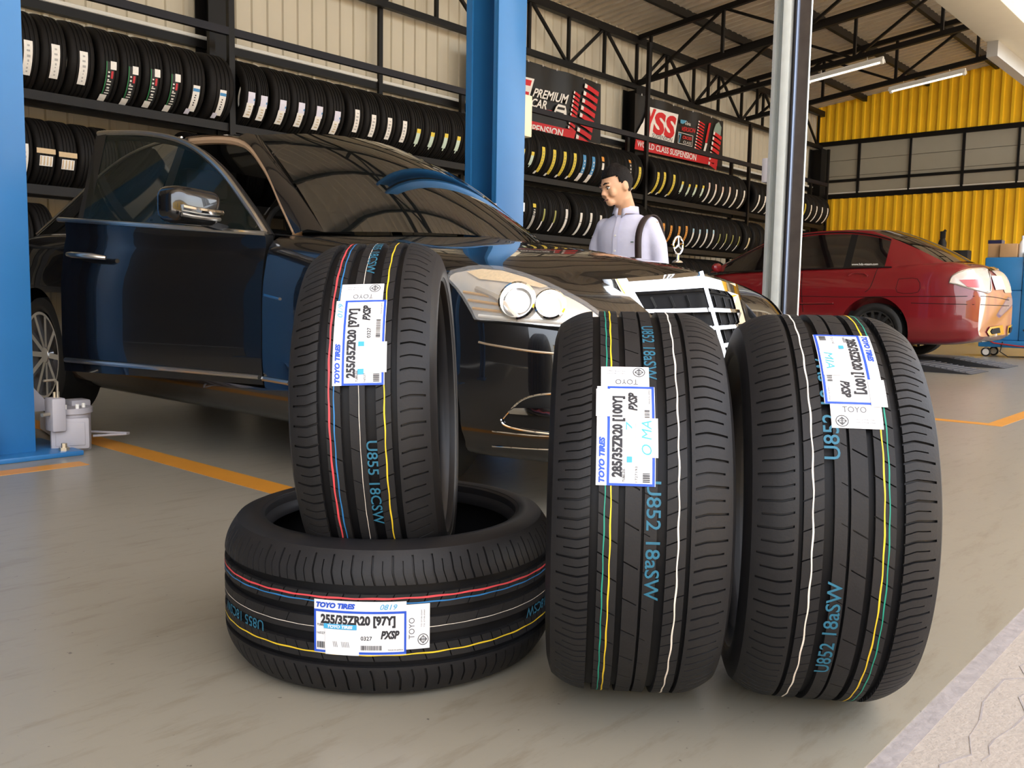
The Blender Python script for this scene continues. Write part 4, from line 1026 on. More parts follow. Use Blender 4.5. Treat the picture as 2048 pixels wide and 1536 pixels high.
RST = [(0, .45, .30, .52, .58, .60), (.07, .62, .22, .57, .65, .69), (.2, .75, .19, .62, .73, .78), (.5, .83, .18, .69, .82, .88), (.9, .865, .18, .74, .89, .95), (1.3, .875, .18, .79, .95, 1.02), (1.7, .878, .18, .82, .99, 1.0), (2.4, .88, .18, .85, 1.02, .98), (3.1, .88, .18, .87, 1.04, .98), (3.55, .875, .18, .88, 1.055, 1.05), (3.85, .87, .19, .88, 1.075, 1.12), (4.15, .85, .20, .86, 1.08, 1.13), (4.33, .82, .22, .81, 1.04, 1.09), (4.44, .78, .25, .74, .93, .97), (4.50, .70, .30, .64, .74, .77)]
rh = hull_mesh(hull_grid(RST), 'body'); rcar = Car(red, rh)
RW = (.92, 3.44); RRr = .325
rb = bool_diff(rh, [cyl_mesh(-1.2, -.58, w, RRr + .01, .385) for w in RW] + [cyl_mesh(.58, 1.2, w, RRr + .01, .385) for w in RW], 'body')
link('body', rb, M_redpaint, red, smooth=True, ang=28)
for w in RW:
    for sx in (-1, 1): wheel(red, sx * .74, w, RRr, RRr, .225, .235, sx, M_rimk, 15)
RR = cr([(1.28, .735, 1.00), (1.62, .675, 1.19), (2.00, .605, 1.385), (2.45, .570, 1.485), (2.95, .565, 1.500), (3.35, .590, 1.440), (3.75, .640, 1.285), (4.12, .700, 1.105)], 5)
def rs(sgn): return [(l * sgn, s, z) for s, l, z in RR]
def arc(s, ds, l, z, dz): return [(l * (1 - 2 * i / 14), s + ds * (1 - (2 * i / 14 - 1) ** 2), z + dz * (1 - (2 * i / 14 - 1) ** 2)) for i in range(15)]
b0, t0_, r0, w0 = arc(1.22, -.20, .68, 1.0, .03), arc(2.05, -.10, .53, 1.425, .045), arc(3.28, .10, .53, 1.475, .04), arc(4.08, .12, .62, 1.10, .035)
MB().grid(coons(b0, t0_, 8, (0, -.02, .04))).obj('windscreen', M_glass, red, smooth=True)
MB().grid(coons(t0_, r0, 8, (0, 0, .05))).obj('roof', M_redpaint, red, smooth=True)
MB().grid(coons(r0, w0, 8, (0, .01, .03))).obj('rear_window', M_glass, red, smooth=True)
MB().box(-.72, .72, 1.5, 3.7, .30, .55).obj('cabin_floor', M_inter, red)
for sg in (1, -1):
    e = 0 if sg > 0 else -1; rail = rs(sg)
    def seg(A, B, n): return [tuple(np.array(A) + (np.array(B) - np.array(A)) * k / n) for k in range(n + 1)]
    off = np.array((.012 * sg, 0, .012))
    for nm, a, b in (('pillar', rail[:12], seg(b0[e], t0_[e], 11)), ('roof_rail', rail[11:25], seg(t0_[e], r0[e], 13)), ('pillar', rail[24:36], seg(r0[e], w0[e], 11))):
        if nm == 'roof_rail': b = [tuple(coons(t0_, r0, 13, (0, 0, .05))[k][e]) for k in range(14)]
        MB().grid([[p, tuple((np.array(p) + np.array(q)) / 2 + off), q] for p, q in zip(a, b)]).obj(nm, M_redpaint, red, smooth=True)
    belt = [(.80 * sg, s, 1.0 + .045 * min(1, max(0, (s - 1.3) / 2.2))) for s, l, z in RR]
    def sp(k, j): b = np.array(belt[k]); return tuple(b + (np.array(rail[k]) - b) * j)
    MB().grid([[sp(k, j / 4) for j in range(5)] for k in range(len(RR))]).obj('side_panel', M_redpaint, red, smooth=True)
    o2 = np.array((.006 * sg, 0, 0))
    for nm, k0, k1 in (('side_window', 3, 13), ('side_window', 15, 21), ('quarter_window', 22, 27)):
        g = [[tuple(np.array(sp(k, j)) + o2) for j in (.04, .3, .6, .90)] for k in range(k0, k1 + 1)]
        MB().grid(g).obj(nm, M_glass, red, smooth=True)
    for k0, k1 in ((13, 15), (21, 22)): MB().grid([[tuple(np.array(sp(k, j)) + o2 * .9) for j in (.04, .3, .6, .90)] for k in range(k0, k1 + 1)]).obj('window_divider', M_blacktrim, red, smooth=True)
    MB().tube([tuple(np.array(sp(k, .02)) + o2 * 2) for k in range(2, 29)], .008, 6).obj('belt_seal', M_blacktrim, red, smooth=True)
    MB().tube([tuple(np.array(sp(k, .95)) + o2 * 2) for k in range(3, 28)], .008, 6).obj('window_seal', M_blacktrim, red, smooth=True)
wm = MB().lathe([(-.09, 0), (-.09, .05), (-.03, .07), (.06, .06), (.10, .03), (.10, 0)], 18, 'x').obj('wing_mirror', M_redpaint, red, smooth=True); wm.location = (.93, 1.46, 1.06); wm.scale = (1, .6, .85)
wm2 = wm.copy(); COL.objects.link(wm2); wm2.parent = red; wm2.location = (-.93, 1.46, 1.06)
c = rcar
TL = [(1899, 566), (1905, 552), (1925, 542), (1958, 537), (1974, 540), (1979, 556), (1979, 584), (1960, 582), (1930, 574), (1910, 568)]
tl = c.patch(TL, .006, 'tail_lamp', mat('tail_clear', (.75, .66, .60), .12, coat=.5), red, mirror=True, label='white and red tail lamp')
for sg in (1, -1):
    pass
c.patch([(1918, 560), (1955, 559), (1958, 576), (1935, 574)], .012, 'lamp_red', mat('tail_red', (.55, .03, .02), .1, coat=.6), tl)
c.line(TL + TL[:1], .008, 'lamp_edge', M_satin, tl, .006, sub=3)
c.patch([(1981, 552), (2001, 553), (2010, 579), (1990, 580)], .010, 'number_plate', M_white, red)
c.patch([(1976, 536), (2004, 535), (2008, 541), (1978, 543)], .014, 'plate_garnish', M_chrome, red)
c.line([(1945, 514), (1965, 508), (2000, 507), (2014, 512)], .020, 'boot_lip', M_chrome, red, .006)
for P in ([(1972, 664), (1978, 654), (2003, 650), (2006, 668), (1978, 674)], [(2014, 652), (2027, 648), (2026, 668), (2012, 671)]): c.patch(P, .012, 'exhaust_tip', M_chrome, red); c.patch([(p[0] * .55 + P[0][0] * .0 + sum(q[0] for q in P) / len(P) * .45, p[1] * .55 + sum(q[1] for q in P) / len(P) * .45) for p in P], .018, 'exhaust_bore', M_gap, red)
for pts in ([(1600, 592), (1690, 594), (1822, 593), (1900, 593), (1975, 593), (2018, 600)], [(1822, 606), (1900, 608), (1975, 610), (2028, 612)], [(1760, 524), (1752, 545), (1740, 575), (1730, 584)], [(1600, 609), (1668, 608)], [(1605, 540), (1603, 580), (1606, 624)]): c.line(pts, .004, 'shut_line', M_gap, red, 0)
c.line([(1600, 607), (1666, 606)], .010, 'side_moulding', M_redpaint, red, .004)
c.line([(1697, 551), (1708, 546), (1728, 547), (1736, 552)], .014, 'door_handle', M_redpaint, red, .008)
for pts in ([(1797, 558), (1835, 558), (1836, 584), (1794, 584), (1797, 558)],): c.line(pts, .003, 'fuel_flap_line', M_gap, red, 0, sub=3)
# small web address on the quarter window
sp0 = np.array((.80, 3.35, 1.045)); q = MB()
vs, fs, W = text2d('www.hda-vteam.com', .02, 0)
q.add([(.817 - .10 * (y * .028 + .03), 3.14 + x / W * .30, 1.075 + y * .026) for x, y in vs], fs).obj('window_sticker', M_white, red)
# ================================================================ the man beside the black sedan
M_skin = mat('skin', (.64, .36, .21), rough=.5, noise=.06, nscale=20); M_hair = mat('black_hair', (.008, .006, .005), rough=.6, spec=.2, noise=.5, nscale=60, bump=.6, bscale=160)
M_shirt = mat('pale_shirt', (.60, .60, .74), rough=.75, noise=.05, nscale=30, bump=.12, bscale=35); M_trou = mat('dark_trousers', (.02, .02, .028), rough=.8); M_shoe = mat('black_shoe', (.01, .01, .01), rough=.35)
M_strap = mat('brown_strap', (.035, .022, .018), rough=.6)
def remeshed(mb, voxel, smooth, name, m_, parent, label=None):
    me = mb.mesh('tmp'); a = bpy.data.objects.new('tmp', me); COL.objects.link(a)
    r = a.modifiers.new('r', 'REMESH'); r.mode = 'VOXEL'; r.voxel_size = voxel
    sm_ = a.modifiers.new('s', 'SMOOTH'); sm_.iterations = smooth; sm_.factor = .5
    dg = bpy.context.evaluated_depsgraph_get(); out = bpy.data.meshes.new_from_object(a.evaluated_get(dg)); out.name = name
    bpy.data.objects.remove(a); out.materials.clear()
    return link(name, out, m_, parent, label, True)
def ell(mb, c, r, M=None, n=20, m=14, f=None):
    base = len(mb.v); M = M or Matrix.Identity(3)
    pts = []
    for i in range(m + 1):
        ph = PI * i / m
        for k in range(n):
            a = 2 * PI * k / n; p = Vector((math.sin(ph) * math.cos(a), math.sin(ph) * math.sin(a), math.cos(ph)))
            if f: p = f(p)
            mb.v.append(tuple(M @ Vector((p.x * r[0], p.y * r[1], p.z * r[2])) + Vector(c)))
    for i in range(m):
        for k in range(n): mb.f.append((base + i * n + k, base + (i + 1) * n + k, base + (i + 1) * n + (k + 1) % n, base + i * n + (k + 1) % n))
    return mb
def loft(mb, secs, n=24):
    """secs: (centre, rx, ry) horizontal ellipses from the bottom up"""
    base = len(mb.v)
    for (c, rx, ry) in secs:
        for k in range(n): a = 2 * PI * k / n; mb.v.append((c[0] + rx * math.cos(a), c[1] + ry * math.sin(a), c[2]))
    for i in range(len(secs) - 1):
        for k in range(n): mb.f.append((base + i * n + k, base + i * n + (k + 1) % n, base + (i + 1) * n + (k + 1) % n, base + (i + 1) * n + k))
    mb.f.append(tuple(base + k for k in range(n))[::-1]); mb.f.append(tuple(base + (len(secs) - 1) * n + k for k in range(n))); return mb
man = thing('person', 'man in a pale lilac shirt looking down beside the black sedan', 'person', (4.60, 3.19, 0), (0, 0, rad(-86)))
# head frame: turned to his right and bowed
HC = Vector((-.01, -.105, 1.405)); HM = (Matrix.Rotation(rad(-26), 3, 'Z') @ Matrix.Rotation(rad(16), 3, 'X') @ Matrix.Rotation(rad(-5), 3, 'Y'))
def Hd(x, y, z): return HM @ Vector((x, y, z)) + HC
def headshape(p):
    x, y, z = p; k = 1.0
    if z < 0: k = 1 - .30 * (-z) ** 1.3
    yy = y * (1 - .18 * max(0, -z)) - (.10 * max(0, -z) if True else 0)
    if y > 0 and z < 0: yy = y * (1 - .45 * (-z))
    return Vector((x * k, yy, z))
sk = MB()
ell(sk, HC, (.076, .098, .118), HM, 36, 26, headshape)
ell(sk, Hd(0, -.072, -.082), (.030, .026, .024), HM)                                     # chin
ell(sk, Hd(0, -.088, .022), (.058, .014, .013), HM)                                      # brow
for s in (-1, 1): ell(sk, Hd(s * .042, -.070, -.030), (.024, .022, .028), HM); ell(sk, Hd(s * .079, .006, -.012), (.010, .022, .034), HM)   # cheeks, ears
sk.tube([Hd(0, -.088, .012), Hd(0, -.101, -.012), Hd(0, -.112, -.034)], [.008, .011, .015], 10); ell(sk, Hd(.013, -.097, -.038), (.010, .010, .008), HM); ell(sk, Hd(-.013, -.097, -.038), (.010, .010, .008), HM)
ell(sk, Hd(0, -.094, -.060), (.025, .010, .006), HM); ell(sk, Hd(0, -.091, -.069), (.022, .010, .006), HM)
sk.tube([Hd(0, .018, -.06), (.0, -.02, 1.29), (.0, .01, 1.20)], [.056, .058, .066], 20)  # neck
loft(sk, [((0, .02, .78), .15, .10), ((0, .02, .95), .14, .095), ((0, .01, 1.12), .165, .10), ((0, .01, 1.22), .13, .08)])
SHX = .165; EL = {}
for s in (-1, 1):
    sh = Vector((s * SHX, .01, 1.185)); el = Vector((s * .235, .02, .93)); wr = Vector((s * .235, -.20, .80)) if s > 0 else Vector((s * .235, -.18, .80)); EL[s] = (sh, el, wr)
    sk.tube([sh, el, wr], [.046, .038, .028], 14)
    d = (wr - el).normalized(); pc = wr + d * .05; ell(sk, pc, (.040, .05, .020))
    for f in range(4): q = pc + Vector((s * (-.028 + f * .019), -.035, 0)); Lf = (.05, .058, .055, .044)[f]; sk.tube([q, q + Vector((0, -Lf * .55, -.004)), q + Vector((0, -Lf, -.022))], [.0095, .009, .0075], 8)
    q = pc + Vector((-s * .034, -.005, 0)); sk.tube([q, q + Vector((-s * .022, -.022, -.006)), q + Vector((-s * .026, -.046, -.014))], [.011, .010, .008], 8)
    sk.tube([(s * .09, .03, .82), (s * .10, .02, .45), (s * .10, .05, .08)], [.085, .055, .040], 14); ell(sk, (s * .10, -.03, .045), (.045, .11, .04))
body_ = remeshed(sk, .0065, 4, 'body', M_skin, man)
for s in (-1, 1):
    e = MB(); ell(e, Hd(s * .031, -.083, .002), (.014, .009, .0075), HM); eo = e.obj('eye', mat('eye_white', (.75, .72, .68), .3), body_, smooth=True)
    e = MB(); ell(e, Hd(s * .031, -.090, -.001), (.006, .004, .006), HM); e.obj('iris', M_pblack, body_, smooth=True)
    MB().tube([Hd(s * .014, -.099, .026), Hd(s * .032, -.098, .031), Hd(s * .052, -.083, .026)], [.004, .0055, .003], 8).obj('eyebrow', M_hair, body_, smooth=True)
    MB().tube([Hd(s * .018, -.0925, .008), Hd(s * .032, -.0945, .0105), Hd(s * .046, -.084, .007)], .0028, 6).obj('eyelid', M_hair, body_, smooth=True)
MB().tube([Hd(-.024, -.0985, -.0645), Hd(0, -.1045, -.0635), Hd(.024, -.0985, -.0645)], .0028, 6).obj('mouth', mat('lip_dark', (.22, .07, .05), .5), body_, smooth=True)
hb = MB(); rn = random.Random(4)
def hairf(p):
    q = headshape(p); t = 1.0 + .035 * math.sin(9 * p.x + 5 * p.y) * max(0, p.z)
    return q * t
ell(hb, HC + HM @ Vector((0, .006, .016)), (.0835, .102, .120), HM, 56, 40, hairf)
keepf = []
for f in hb.f:
    cpt = HM.inverted() @ (sum((Vector(hb.v[i]) for i in f), Vector()) / len(f) - HC)
    line_ = .060 if cpt.y < -.035 else (.060 - (cpt.y + .035) * 1.55)
    if abs(cpt.x) > .066 and -.03 < cpt.y < .02: line_ = min(line_, .002 - (cpt.y) * .6)
    if cpt.z > max(line_, -.075): keepf.append(f)
hb.f = keepf
ho = hb.obj('hair', M_hair, body_, smooth=True, label='short black hair')
md = ho.modifiers.new('solid', 'SOLIDIFY'); md.thickness = .010; md.offset = -1
# shirt
sh_ = MB()
loft(sh_, [((0, .02, .74), .178, .125), ((0, .02, .86), .172, .122), ((0, .015, .98), .182, .126), ((0, .01, 1.08), .198, .130), ((0, .008, 1.15), .200, .118), ((0, .008, 1.205), .165, .090), ((0, .008, 1.245), .085, .070)], 28)
for s in (-1, 1):
    sh, el, wr = EL[s]; cuff = el + (wr - el) * .80
    ell(sh_, sh + Vector((-s * .012, 0, -.012)), (.060, .066, .058))
    sh_.tube([sh + Vector((s * -.02, 0, .0)), sh * .5 + el * .5 + Vector((s * .012, 0, 0)), el, el * .5 + cuff * .5, cuff], [.062, .056, .050, .046, .040], 18)
shirt = remeshed(sh_, .011, 5, 'shirt', M_shirt, man, label='pale lilac button-down shirt')
for s in (-1, 1):
    col_ = MB(); P = []
    for k in range(9):
        a = rad(-90 + s * (10 + k * 20)); r0, r1 = .066, .080
        P.append([(r0 * math.cos(a), .0 + r0 * math.sin(a) - .004, 1.285 - .010 * math.cos(a + PI / 2)), (.073 * math.cos(a), .073 * math.sin(a) - .004, 1.29), (r1 * math.cos(a), r1 * math.sin(a) * 1.05 - .008, 1.245 - (.028 if k == 0 else 0))])
    col_.grid(P).obj('collar', M_shirt, shirt, smooth=True).modifiers.new('s', 'SOLIDIFY').thickness = .004
def front(x, z):
    return -(.128 * math.sqrt(max(0.05, 1 - (x / .205) ** 2)))
MB().grid([[(x, front(x, z) + (.0 if z < 1.12 else (z - 1.12) * .42), z) for x in (-.016, .016)] for z in np.linspace(.76, 1.225, 12)]).obj('placket', M_shirt, shirt, smooth=True)
for z in (.84, .93, 1.02, 1.11): MB().lathe([(0, 0), (0, .006), (.003, .006), (.003, 0)], 12, 'y', (0, front(0, z) - .004, z)).obj('button', M_white, shirt)
MB().box(.098, .118, front(.108, 1.07) - .004, front(.108, 1.07) - .001, 1.068, 1.073).obj('chest_emblem', mat('emblem_green', (.03, .12, .06), .6), shirt)
tr = MB(); loft(tr, [((0, .02, .70), .17, .12), ((0, .02, .80), .172, .122), ((0, .02, .85), .165, .115)])
for s in (-1, 1): tr.tube([(s * .085, .02, .80), (s * .10, .02, .45), (s * .10, .05, .09)], [.105, .080, .070], 18)
remeshed(tr, .014, 4, 'trousers', M_trou, man)
for s in (-1, 1):
    so = MB(); ell(so, (s * .10, -.03, .045), (.052, .135, .050)); so.box(s * .10 - .045, s * .10 + .045, -.15, .09, 0, .018); so.obj('shoe', M_shoe, man, smooth=True)
bag = thing('shoulder_bag', 'dark brown shoulder bag hanging from the strap on the man in the shirt', 'bag', (4.60, 3.19, .60), (0, 0, rad(-86)))
MB().box(.17, .235, -.05, .22, .02, .24).obj('bag_body', M_strap, bag, bevel=.02)
Pst = [(.19, .10, .24), (.185, .12, .45), (.175, .09, .585), (.165, .02, .632), (.160, -.06, .605), (.158, -.118, .52), (.165, -.132, .40), (.175, -.128, .30), (.19, -.105, .20), (.20, -.03, .18)]
Q = cr(Pst, 5); Pg = []
for i, p in enumerate(Q):
    n_ = np.array((1.0, 0, 0)) if True else None; Pg.append([tuple(p + np.array((-.021, 0, 0))), tuple(p + np.array((.021, 0, 0)))])
MB().grid(Pg).obj('strap', M_strap, bag, smooth=True).modifiers.new('s', 'SOLIDIFY').thickness = .006
# ================================================================ banners, lift, lamps and small things
M_ban = mat('banner_black', (.012, .011, .010), .45, noise=.3, nscale=4)
M_bred = mat('banner_red', (.62, .015, .02), .5, noise=.08); M_bred2 = mat('banner_dark_red', (.30, .01, .012), .5)
M_bwhite = mat('banner_white', (.82, .78, .72), .5); M_bgrey = mat('banner_grey', (.06, .055, .05), .5); M_bblue = mat('banner_blue', (.08, .30, .45), .5)
def ban(x0, x1, z0, z1, Y, label):
    t = thing('wall_banner', label, 'banner', ((x0 + x1) / 2, Y, z0), group='suspension banners')
    nx = 40; w = x1 - x0
    wave = lambda x: .018 * math.sin(x * 5.1) + .010 * math.sin(x * 11.3 + 1)
    P = [[(x0 + w * i / nx - (x0 + x1) / 2, wave(w * i / nx) * (j / 4), (z1 - z0) * j / 4) for j in range(5)] for i in range(nx + 1)]
    MB().grid(P).obj('sheet', M_ban, t, smooth=True)
    for i in range(9):
        MB().tube([(x0 + w * (i + .5) / 9 - (x0 + x1) / 2 - .012, -.012, z1 - z0 - .02), (x0 + w * (i + .5) / 9 - (x0 + x1) / 2, -.012, z1 - z0 + .015), (x0 + w * (i + .5) / 9 - (x0 + x1) / 2 + .012, -.012, z1 - z0 - .02)], .004, 6).obj('tie', M_bwhite, t)
    def px(x, y, d):
        p = onY(x, y, Y - d); return (p.x - (x0 + x1) / 2, -d, p.z - z0)
    return t, px
def qtext(t, px, s, bl, br, tr, tl, m_, name, d=.034, bold=.03, shear=0.0):
    vs, fs, W = text2d(s, bold, shear); mb = MB(); ym = max(v[1] for v in vs) or 1
    out = []
    for x, y in vs:
        a, b = x / W, y / ym
        X = (1 - a) * (1 - b) * bl[0] + a * (1 - b) * br[0] + a * b * tr[0] + (1 - a) * b * tl[0]
        Y = (1 - a) * (1 - b) * bl[1] + a * (1 - b) * br[1] + a * b * tr[1] + (1 - a) * b * tl[1]
        out.append(px(X, Y, d))
    mb.add(out, fs).obj(name, m_, t)
def qpoly(t, px, pts, m_, name, d=.031):
    MB().add([px(x, y, d) for x, y in pts], [tuple(range(len(pts)))[::-1]]).obj(name, m_, t)
def spring(t, px, top, bot, wid, n, wt, d=.033):
    """coil spring picture: slanted ribbons with pale ends"""
    a = Vector(top); b = Vector(bot); ax = (b - a) / n; sd = Vector((wid, wid * .32))
    for k in range(n):
        c = a + ax * (k + .5); p = ax * wt
        q = [c - sd / 2 - p / 2 - ax * .25, c - p * .5, c + sd / 2 - p / 2 + ax * .35, c + sd / 2 + p / 2 + ax * .35, c + p * .5, c - sd / 2 + p / 2 - ax * .25]
        qpoly(t, px, [tuple(v) for v in q], M_bred, 'spring_coil', d)
        e = [c - sd / 2 - p / 2 - ax * .25, c - sd * .32 - p * .45 - ax * .15, c - sd * .32 + p * .30 - ax * .15, c - sd / 2 + p / 2 - ax * .25]
        qpoly(t, px, [tuple(v) for v in e], M_bwhite, 'spring_highlight', d + .002)
YB = 8.63
pa = onY(1204, 168, YB); pb = onY(1192, 287, YB)
t, px = ban(pa.x - 2.9, pa.x, pb.z, pa.z, YB, 'black banner with PREMIUM CAR and SUSPENSION lettering and red springs')
qpoly(t, px, [(985, 254), (1146, 287), (1152, 262), (985, 224)], M_bred, 'red_stripe')
qpoly(t, px, [(960, 132), (1069, 158), (1053, 215), (940, 200)], M_bwhite, 'logo_field')
qpoly(t, px, [(1000, 146), (1064, 161), (1061, 172), (1000, 160)], M_bred, 'logo_letter', .034); qpoly(t, px, [(1040, 180), (1058, 184), (1057, 196), (1045, 214), (1036, 212)], M_bred, 'logo_letter', .034)
qtext(t, px, 'PREMIUM', (1065, 192), (1134, 208), (1138, 190), (1070, 176), M_bwhite, 'headline', shear=.1)
qtext(t, px, 'CAR', (1061, 212), (1093, 219), (1096, 202), (1065, 196), M_bwhite, 'headline', shear=.1)
qtext(t, px, 'SPRING KIT', (1061, 217), (1103, 226), (1104, 221), (1062, 213), M_bred, 'sub_line', bold=.01)
qtext(t, px, 'SUSPENSION', (1038, 259), (1125, 273), (1127, 259), (1040, 244), M_bwhite, 'stripe_text')
qpoly(t, px, [(1108, 224), (1112, 214), (1117, 208), (1131, 212), (1133, 222), (1133, 233), (1127, 235), (1112, 229)], M_bwhite, 'car_picture', .034); qpoly(t, px, [(1116, 213), (1130, 216), (1129, 221), (1114, 218)], M_ban, 'car_window', .036); qpoly(t, px, [(1112, 222), (1128, 227), (1127, 230), (1112, 225)], M_ban, 'car_grille', .036)
spring(t, px, (1155, 184), (1142, 262), 13, 9, .62); spring(t, px, (1185, 172), (1165, 288), 29, 8, .60)
pa = onY(1448, 240, YB); pc = onY(1268, 300, YB); pd = onY(1449, 336, YB)
t, px = ban(pc.x, pa.x, pd.z, pa.z - .02, YB, 'black banner with red YSS logo and WORLD CLASS SUSPENSION lettering')
qpoly(t, px, [(1269, 298), (1434, 333), (1436, 312), (1272, 277)], M_bred, 'red_stripe')
qpoly(t, px, [(1272, 270), (1283, 249), (1286, 245), (1297, 213), (1357, 229), (1347, 288), (1300, 276)], M_bwhite, 'logo_field')
qtext(t, px, 'Y', (1286, 274), (1305, 278), (1313, 219), (1294, 214), M_bred, 'logo_letter', bold=.06); qtext(t, px, 'S', (1305, 264), (1327, 270), (1334, 228), (1312, 222), M_bred, 'logo_letter', bold=.07); qtext(t, px, 'S', (1327, 270), (1347, 276), (1355, 234), (1335, 229), M_bred, 'logo_letter', bold=.07)
qtext(t, px, 'SUSPENSION', (1304, 274), (1344, 284), (1345, 276), (1305, 266), M_pblack, 'logo_line', bold=.0)
qtext(t, px, 'WORLD CLASS SUSPENSION', (1274, 292), (1392, 321), (1393, 309), (1275, 281), M_bwhite, 'stripe_text')
qpoly(t, px, [(1361, 239), (1374, 241), (1372, 244), (1366, 248), (1361, 246)], M_bblue, 'blue_mark'); qtext(t, px, 'G-Series', (1370, 249), (1381, 252), (1382, 245), (1371, 242), M_bwhite, 'badge_text', bold=0)
qtext(t, px, 'VERSION', (1362, 261), (1390, 266), (1391, 257), (1364, 253), M_bred, 'badge_text', bold=.02)
for a, b in (((1357, 264), (1386, 272)), ((1386, 272), (1384, 293)), ((1384, 293), (1356, 286)), ((1356, 286), (1357, 264))):
    MB().bar(px(*a, .033), px(*b, .033), .008, .002, (0, 1, 0)).obj('badge_frame', M_bwhite, t)
qtext(t, px, '7', (1357, 284), (1362, 285), (1363, 268), (1357, 266), M_bblue, 'badge_text'); qtext(t, px, 'CROSS', (1365, 277), (1383, 281), (1384, 275), (1366, 271), M_bred, 'badge_text'); qtext(t, px, 'CLASS', (1366, 286), (1382, 290), (1383, 285), (1367, 281), M_bwhite, 'badge_text', bold=0)
spring(t, px, (1404, 243), (1395, 301), 13, 10, .5); spring(t, px, (1436, 266), (1424, 336), 17, 7, .66)
qpoly(t, px, [(1418, 246), (1422, 246), (1414, 286), (1410, 285)], M_bred, 'damper_body'); qpoly(t, px, [(1411, 286), (1415, 287), (1410, 305), (1406, 304)], M_bwhite, 'damper_rod')
qpoly(t, px, [(1427, 262), (1432, 248), (1438, 244), (1443, 255), (1441, 271), (1433, 268)], mat('banner_steel', (.25, .33, .28), .4), 'caliper_picture'); qpoly(t, px, [(1420, 324), (1428, 326), (1426, 331), (1418, 329)], M_bwhite, 'damper_rod')
# ---------------------------------------------------------------- two-post lift
M_blue = mat('lift_blue', (0.024, 0.150, 0.37), rough=0.32, spec=0.5, noise=0.08, nscale=6)
M_lg = mat('lift_grey', (.40, .38, .40), rough=.5, noise=.08)
M_steel = mat('bolt_steel', (.55, .50, .40), .35, .8); M_dark = mat('dark_gap', (.012, .011, .012), .6)
def lift_post(x, y, mir, label):
    """C-section column; open side towards +x when mir = 1"""
    t = thing('lift_column', label, 'car lift', (x, y, 0), group='two-post lift')
    X = lambda a, b: (min(a * mir, b * mir), max(a * mir, b * mir))
    H = 4.6
    MB().box(*X(-.14, .14), -.15, -.135, .02, H).obj('side_plate', M_blue, t, bevel=.004)
    MB().box(*X(-.14, .14), .135, .15, .02, H).obj('side_plate', M_blue, t, bevel=.004)
    MB().box(*X(-.14, -.125), -.135, .135, .02, H).obj('back_plate', M_blue, t)
    MB().box(*X(.125, .14), -.135, -.108, .02, H).obj('front_lip', M_blue, t)
    MB().box(*X(.125, .14), .095, .135, .02, H).obj('front_lip', M_blue, t)
    MB().tube([(.02 * mir, -.02, .3), (.02 * mir, -.02, H - .1)], .018, 10).obj('lift_screw', M_dark, t, smooth=True)
    MB().box(-.30, .30, -.26, .22, 0, .022).obj('base_plate', M_blue, t, bevel=.005)
    return t, X
t, X = lift_post(1.38, 4.30, 1, 'blue lift column standing left of the open car door')
for s in (-.26, .235):
    MB().tube([(s, -.21, .02), (s, -.21, .055)], .012, 6).obj('anchor_bolt', M_steel, t)
    MB().tube([(s, -.21, .022), (s, -.21, .036)], .022, 6).obj('anchor_nut', M_steel, t)
MB().prism([(-.16, .02), (-.16, .30), (-.24, .02)], 'x', -.07, -.05).obj('gusset', M_blue, t); MB().box(-.28, -.05, -.255, -.16, .02, .12).obj('foot_box', M_blue, t, bevel=.004)
# grey arm joint
DX, DZ = -.035, -.05
_k0 = {o.name for o in t.children}
cg = Vector((.36, -.06, 0))
MB().lathe([(.03, 0), (.03, .085), (.20, .085), (.20, .095), (.225, .095), (.225, 0)], 28, 'z', (cg.x, cg.y, .02)).obj('arm_pivot', M_lg, t, smooth=True)
MB().box(.24, .30, -.17, -.08, .15, .30).obj('lock_block', M_lg, t, bevel=.008)
for q in (.27, .285):
    MB().tube([(q, -.12, .30), (q, -.12, .325)], .007, 8).obj('lock_pin', M_steel, t, smooth=True)
MB().tube([(.28, -.13, .30), (.28, -.13, .37), (.27, -.13, .38), (.215, -.15, .38)], .0055, 8).obj('release_rod', M_steel, t, smooth=True)
MB().tube([(.24, -.14, .23), (.20, -.16, .23)], .008, 8).obj('lock_pin', M_steel, t, smooth=True)
fd = Vector((-.34, -.94, 0)); sdv = Vector((.94, -.34, 0))
def fpt(a, b, z): p = cg + fd * a + sdv * b; return (p.x, p.y, z)
mb = MB(); mb.add([fpt(a, b, z) for a in (.05, .098) for (b, z) in ((-.085, .06), (.075, .06), (.075, .205), (-.085, .205))], [(0, 1, 2, 3), (7, 6, 5, 4), (0, 4, 5, 1), (1, 5, 6, 2), (2, 6, 7, 3), (3, 7, 4, 0)]); mb.obj('front_cover', M_lg, t, bevel=.012)
mb = MB(); mb.add([fpt(a, b, z) for a in (.098, .102) for (b, z) in ((-.065, .08), (.055, .08), (.055, .185), (-.065, .185))], [(0, 1, 2, 3), (7, 6, 5, 4), (0, 4, 5, 1), (1, 5, 6, 2), (2, 6, 7, 3), (3, 7, 4, 0)]); mb.obj('cover_panel', M_lg, t, bevel=.002)
MB().prism([(.16, .22), (.34, .22), (.16, .44)], 'y', .06, .075).obj('guard_plate', M_lg, t)
MB().box(.38, .47, -.03, .06, .06, .27).obj('arm_socket', M_lg, t, bevel=.01)
MB().bar((.40, .06, .11), (.52, .60, .10), .09, .08).obj('lift_arm', M_lg, t)
MB().tube([(.46, -.06, .10), (.60, -.10, .10), (.62, -.09, .10), (.48, .02, .11)], .006, 8).obj('foot_guard', M_lg, t, smooth=True)
for q in ((.31, -.13), (.36, -.14), (.40, -.11)): MB().tube([(*q, .24), (*q, .265)], .008, 8).obj('cover_bolt', M_white, t, smooth=True)
for o in t.children:
    if o.name not in _k0: o.location = (DX, 0, DZ)
